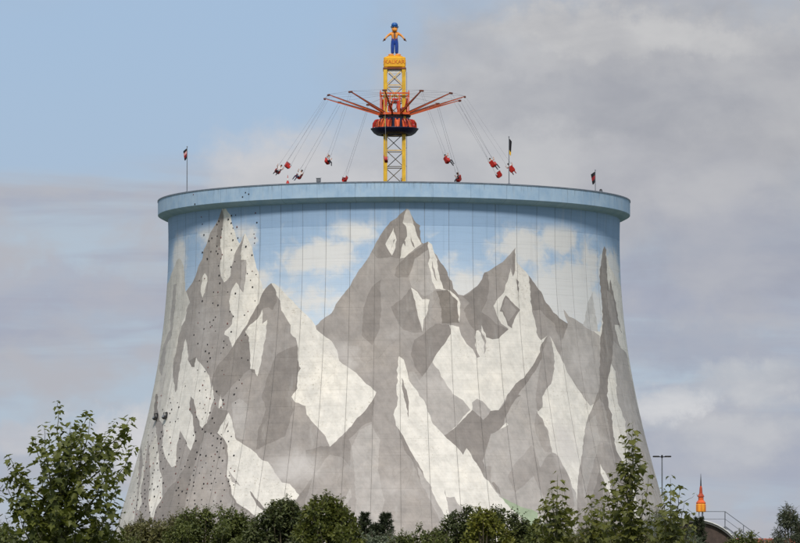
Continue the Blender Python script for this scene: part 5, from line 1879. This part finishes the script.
def pine(px_c, tops, Y, label, seed, mat, needle=0.13, low=0.5, dens=1.0, up=0.6):
    """dense young pine: whorls of rising branches with needle tufts"""
    r = random.Random(seed)
    foot = at(px_c, 560, Y)
    root = empty('pine_tree', (foot.x, Y, 0))
    tag(root, label, 'tree', 'pines in front of the tower')
    wood, lv = MB(), Leaves()
    for (x, y, wpx) in tops:
        tp = at(x, y, Y)
        top = Vector((tp.x - foot.x, r.gauss(0, 0.1), tp.z))
        b = Vector((top.x * 0.4, 0, 0))
        wood.tube([b, b.lerp(top, 0.5), top], [0.07, 0.05, 0.012], 6)
        wd = wpx / (F_PX / (Y - CAM.y)) / 2
        z = low
        while z < top.z - 0.05:
            t = (z - low) / (top.z - low)
            for k in range(7):
                a = r.uniform(0, 6.28)
                ln = wd * (1.05 - t) ** 0.75 * r.uniform(0.6, 1.1) + 0.08
                p0 = b.lerp(top, z / top.z)
                p1 = p0 + Vector((math.cos(a) * ln, math.sin(a) * ln, ln * up * r.uniform(0.3, 1.0) + 0.06))
                wood.tube([p0, p0.lerp(p1, 0.5) - Vector((0, 0, 0.03)), p1], [0.012, 0.009, 0.004], 4)
                m = max(3, int(ln / 0.07))
                for j in range(m + 1):
                    q = p0.lerp(p1, 0.25 + 0.75 * j / m)
                    for _ in range(int(11 * dens)):
                        d = ((p1 - p0).normalized() * 0.7 + rv(r, 0.65) + Vector((0, 0, 0.25))).normalized()
                        lv.leaf(q, d, rv(r).normalized(), [(0, 0), (0.09, 0.5), (0, 1.0), (-0.09, 0.5)], needle * r.uniform(0.7, 1.2), 0.4 + r.gauss(0, 0.25))
            z += 0.13
    wood.build('trunk', M['bark'], root)
    lv.build('crown', mat, root)
    return root


# big young maple at the left, about sixty metres away
maple(72, -415.0,
      [(57, 402), (84, 411), (93, 420), (32, 438), (10, 457), (131, 419), (110, 421), (70, 424), (47, 452), (100, 436), (122, 437), (4, 482), (20, 472), (62, 440), (84, 446), (134, 447), (112, 462), (123, 476),
       (30, 492), (70, 478), (98, 492), (45, 480), (58, 465), (86, 470), (16, 505), (110, 500), (75, 505), (40, 515), (95, 520), (60, 498), (124, 510), (50, 430), (76, 436), (2, 515), (14, 530), (30, 528), (112, 528)],
      'tall young maple with dark pointed leaves at the left edge', M['maple_leaf'], 3, 0.118, 4, 22)
# young maples in front of the right foot of the tower
maple(629, -402.0,
      [(631, 424), (625, 436), (637, 434), (633, 448), (622, 462), (640, 462), (612, 474), (634, 470), (648, 478), (628, 480), (606, 484), (643, 492), (618, 492), (630, 496), (602, 504), (650, 506), (612, 512), (640, 514), (624, 512), (632, 520)],
      'slim young maple with a high bare leader at the right foot of the tower', M['maple_leaf_r'], 11, 0.135, 1, 12, 'young maples at the right foot of the tower', spread=0.32, node=0.135, whorl=4, gap=0.25)
maple(556, -398.0,
      [(556, 476), (552, 488), (562, 490), (546, 502), (566, 502), (556, 500), (540, 514), (572, 512), (552, 514), (562, 518), (578, 524), (536, 526), (548, 526), (568, 528)],
      'young maple with thin top, right of the green painted patch', M['maple_leaf_r'], 12, 0.13, 1, 12, 'young maples at the right foot of the tower', spread=0.35, node=0.13, whorl=4, gap=0.22)
maple(597, -396.0,
      [(591, 497), (600, 502), (584, 510), (604, 512), (594, 514), (610, 522), (582, 524), (598, 524), (590, 530)],
      'short young maple between the two taller ones at the right', M['maple_leaf_r'], 13, 0.13, 1, 12, 'young maples at the right foot of the tower', spread=0.35, node=0.13, whorl=4, gap=0.22)
maple(670, -400.0,
      [(672, 478), (665, 488), (678, 490), (668, 500), (684, 504), (659, 506), (690, 514), (674, 514), (664, 520), (682, 524), (652, 520), (694, 526), (672, 530), (656, 532)],
      'young maple just left of the spired lantern', M['maple_leaf_r'], 14, 0.13, 1, 12, 'young maples at the right foot of the tower', spread=0.35, node=0.13, whorl=4, gap=0.22)

YB = -326.0
bush([(128, 528), (140, 518), (150, 521), (163, 523), (176, 516), (188, 521), (196, 528)], YB + 6, 'low brownish green bush beside the left maple', M['leaf_brown'], 31)
bush([(168, 530), (182, 517), (195, 508), (207, 511), (220, 508), (232, 509), (244, 513), (254, 520), (262, 530)], YB, 'wide small-leaved bush under the left climbing wall', M['leaf_green'], 32, 0.085, dens=1.2)
bush([(250, 530), (262, 516), (274, 503), (283, 502), (292, 503), (299, 511), (306, 522)], YB - 4, 'dark rounded bush below the lit patch, left of the bright one', M['leaf_dark'], 33, 0.10, dens=1.2)
bush([(298, 530), (306, 511), (316, 500), (327, 494), (336, 499), (343, 509), (352, 524), (358, 534)], YB - 10, 'tall yellow-green bush, brightest of the row, left of the pine', M['leaf_bright'], 34, 0.10, dens=1.2)
bush([(340, 538), (348, 524), (358, 530), (372, 532), (390, 534), (398, 538)], YB - 2, 'low silvery bush at the foot of the pine', M['leaf_grey'], 35, 0.07)
pine(374, [(364, 514.5, 26), (386, 516, 30), (375, 524, 34)], YB + 4, 'dark twin-topped pine against the pale wall', 36, M['needle'], 0.14, dens=1.0)
bush([(394, 540), (402, 533), (414, 534), (420, 526), (428, 533), (436, 530), (446, 536)], YB - 3, 'low bush with a few upright twigs right of the pine', M['leaf_green'], 37, 0.085)
bush([(436, 536), (446, 522), (454, 513), (462, 514), (470, 508), (478, 513), (484, 524), (490, 536)], YB + 3, 'dark bush under the lit sliver, left of the yellowish one', M['leaf_dark'], 38, 0.095, dens=1.2)
bush([(468, 538), (474, 518), (480, 508), (488, 511), (496, 520), (504, 530), (510, 540)], YB - 6, 'yellowish bush in the middle of the dark ones', M['leaf_yellow'], 39, 0.10)
bush([(484, 534), (490, 516), (496, 509), (503, 510), (508, 522), (513, 514), (518, 524), (524, 519), (530, 532), (536, 538)], YB + 7, 'dark bush with ragged top right of the yellowish one', M['leaf_dark'], 40, 0.10, dens=1.1)
bush([(524, 542), (532, 528), (540, 520), (548, 526), (560, 530), (572, 534), (580, 540)], YB + 1, 'green bush behind the thin-topped maple', M['leaf_green'], 41, 0.09)
bush([(572, 540), (584, 528), (600, 524), (616, 530), (630, 524), (645, 530), (655, 538)], YB - 5, 'wide bush behind the slim young maples', M['leaf_brown'], 42, 0.09, dens=1.1)
bush([(640, 536), (648, 520), (656, 510), (664, 516), (676, 522), (690, 528), (698, 538)], YB + 4, 'olive bush behind the maple beside the lantern', M['leaf_grey'], 43, 0.075, LANCE, dens=1.3)
pine(697, [(699, 519, 26), (692, 528, 26)], YB + 40, 'small dark pine in front of the vaulted hall', 44, M['needle'], 0.13, dens=1.0)
bush([(728, 542), (735, 534), (740, 531), (744, 538), (750, 533), (756, 542)], YB + 50, 'little bush at the foot of the stair', M['leaf_green'], 45, 0.09)
bush([(752, 546), (757, 540), (762, 541), (768, 542), (776, 546)], YB + 60, 'low reddish scrub right of the stair foot', M['leaf_brown'], 46, 0.09)
# feathery tree at the right edge, cut by the frame
bush([(776, 542), (781, 528), (784, 514), (787, 505), (791, 510), (796, 516), (803, 522), (812, 530), (822, 545)], YB - 20, 'feathery grey-green tree at the right edge of the picture', M['leaf_willow'], 47, 0.095, LANCE, 2.2, 0.35, 'tree', 'willow_tree', 34, None)
bush([(-30, 560), (-18, 538), (-4, 524), (6, 528), (14, 534), (24, 545)], YB, 'bush behind the left maple at the picture edge', M['leaf_green'], 48, 0.09)
bush([(20, 545), (36, 534), (56, 530), (80, 532), (104, 530), (122, 536), (134, 542)], YB + 3, 'low hedge of mixed leaves behind the left maple', M['leaf_green'], 49, 0.09)
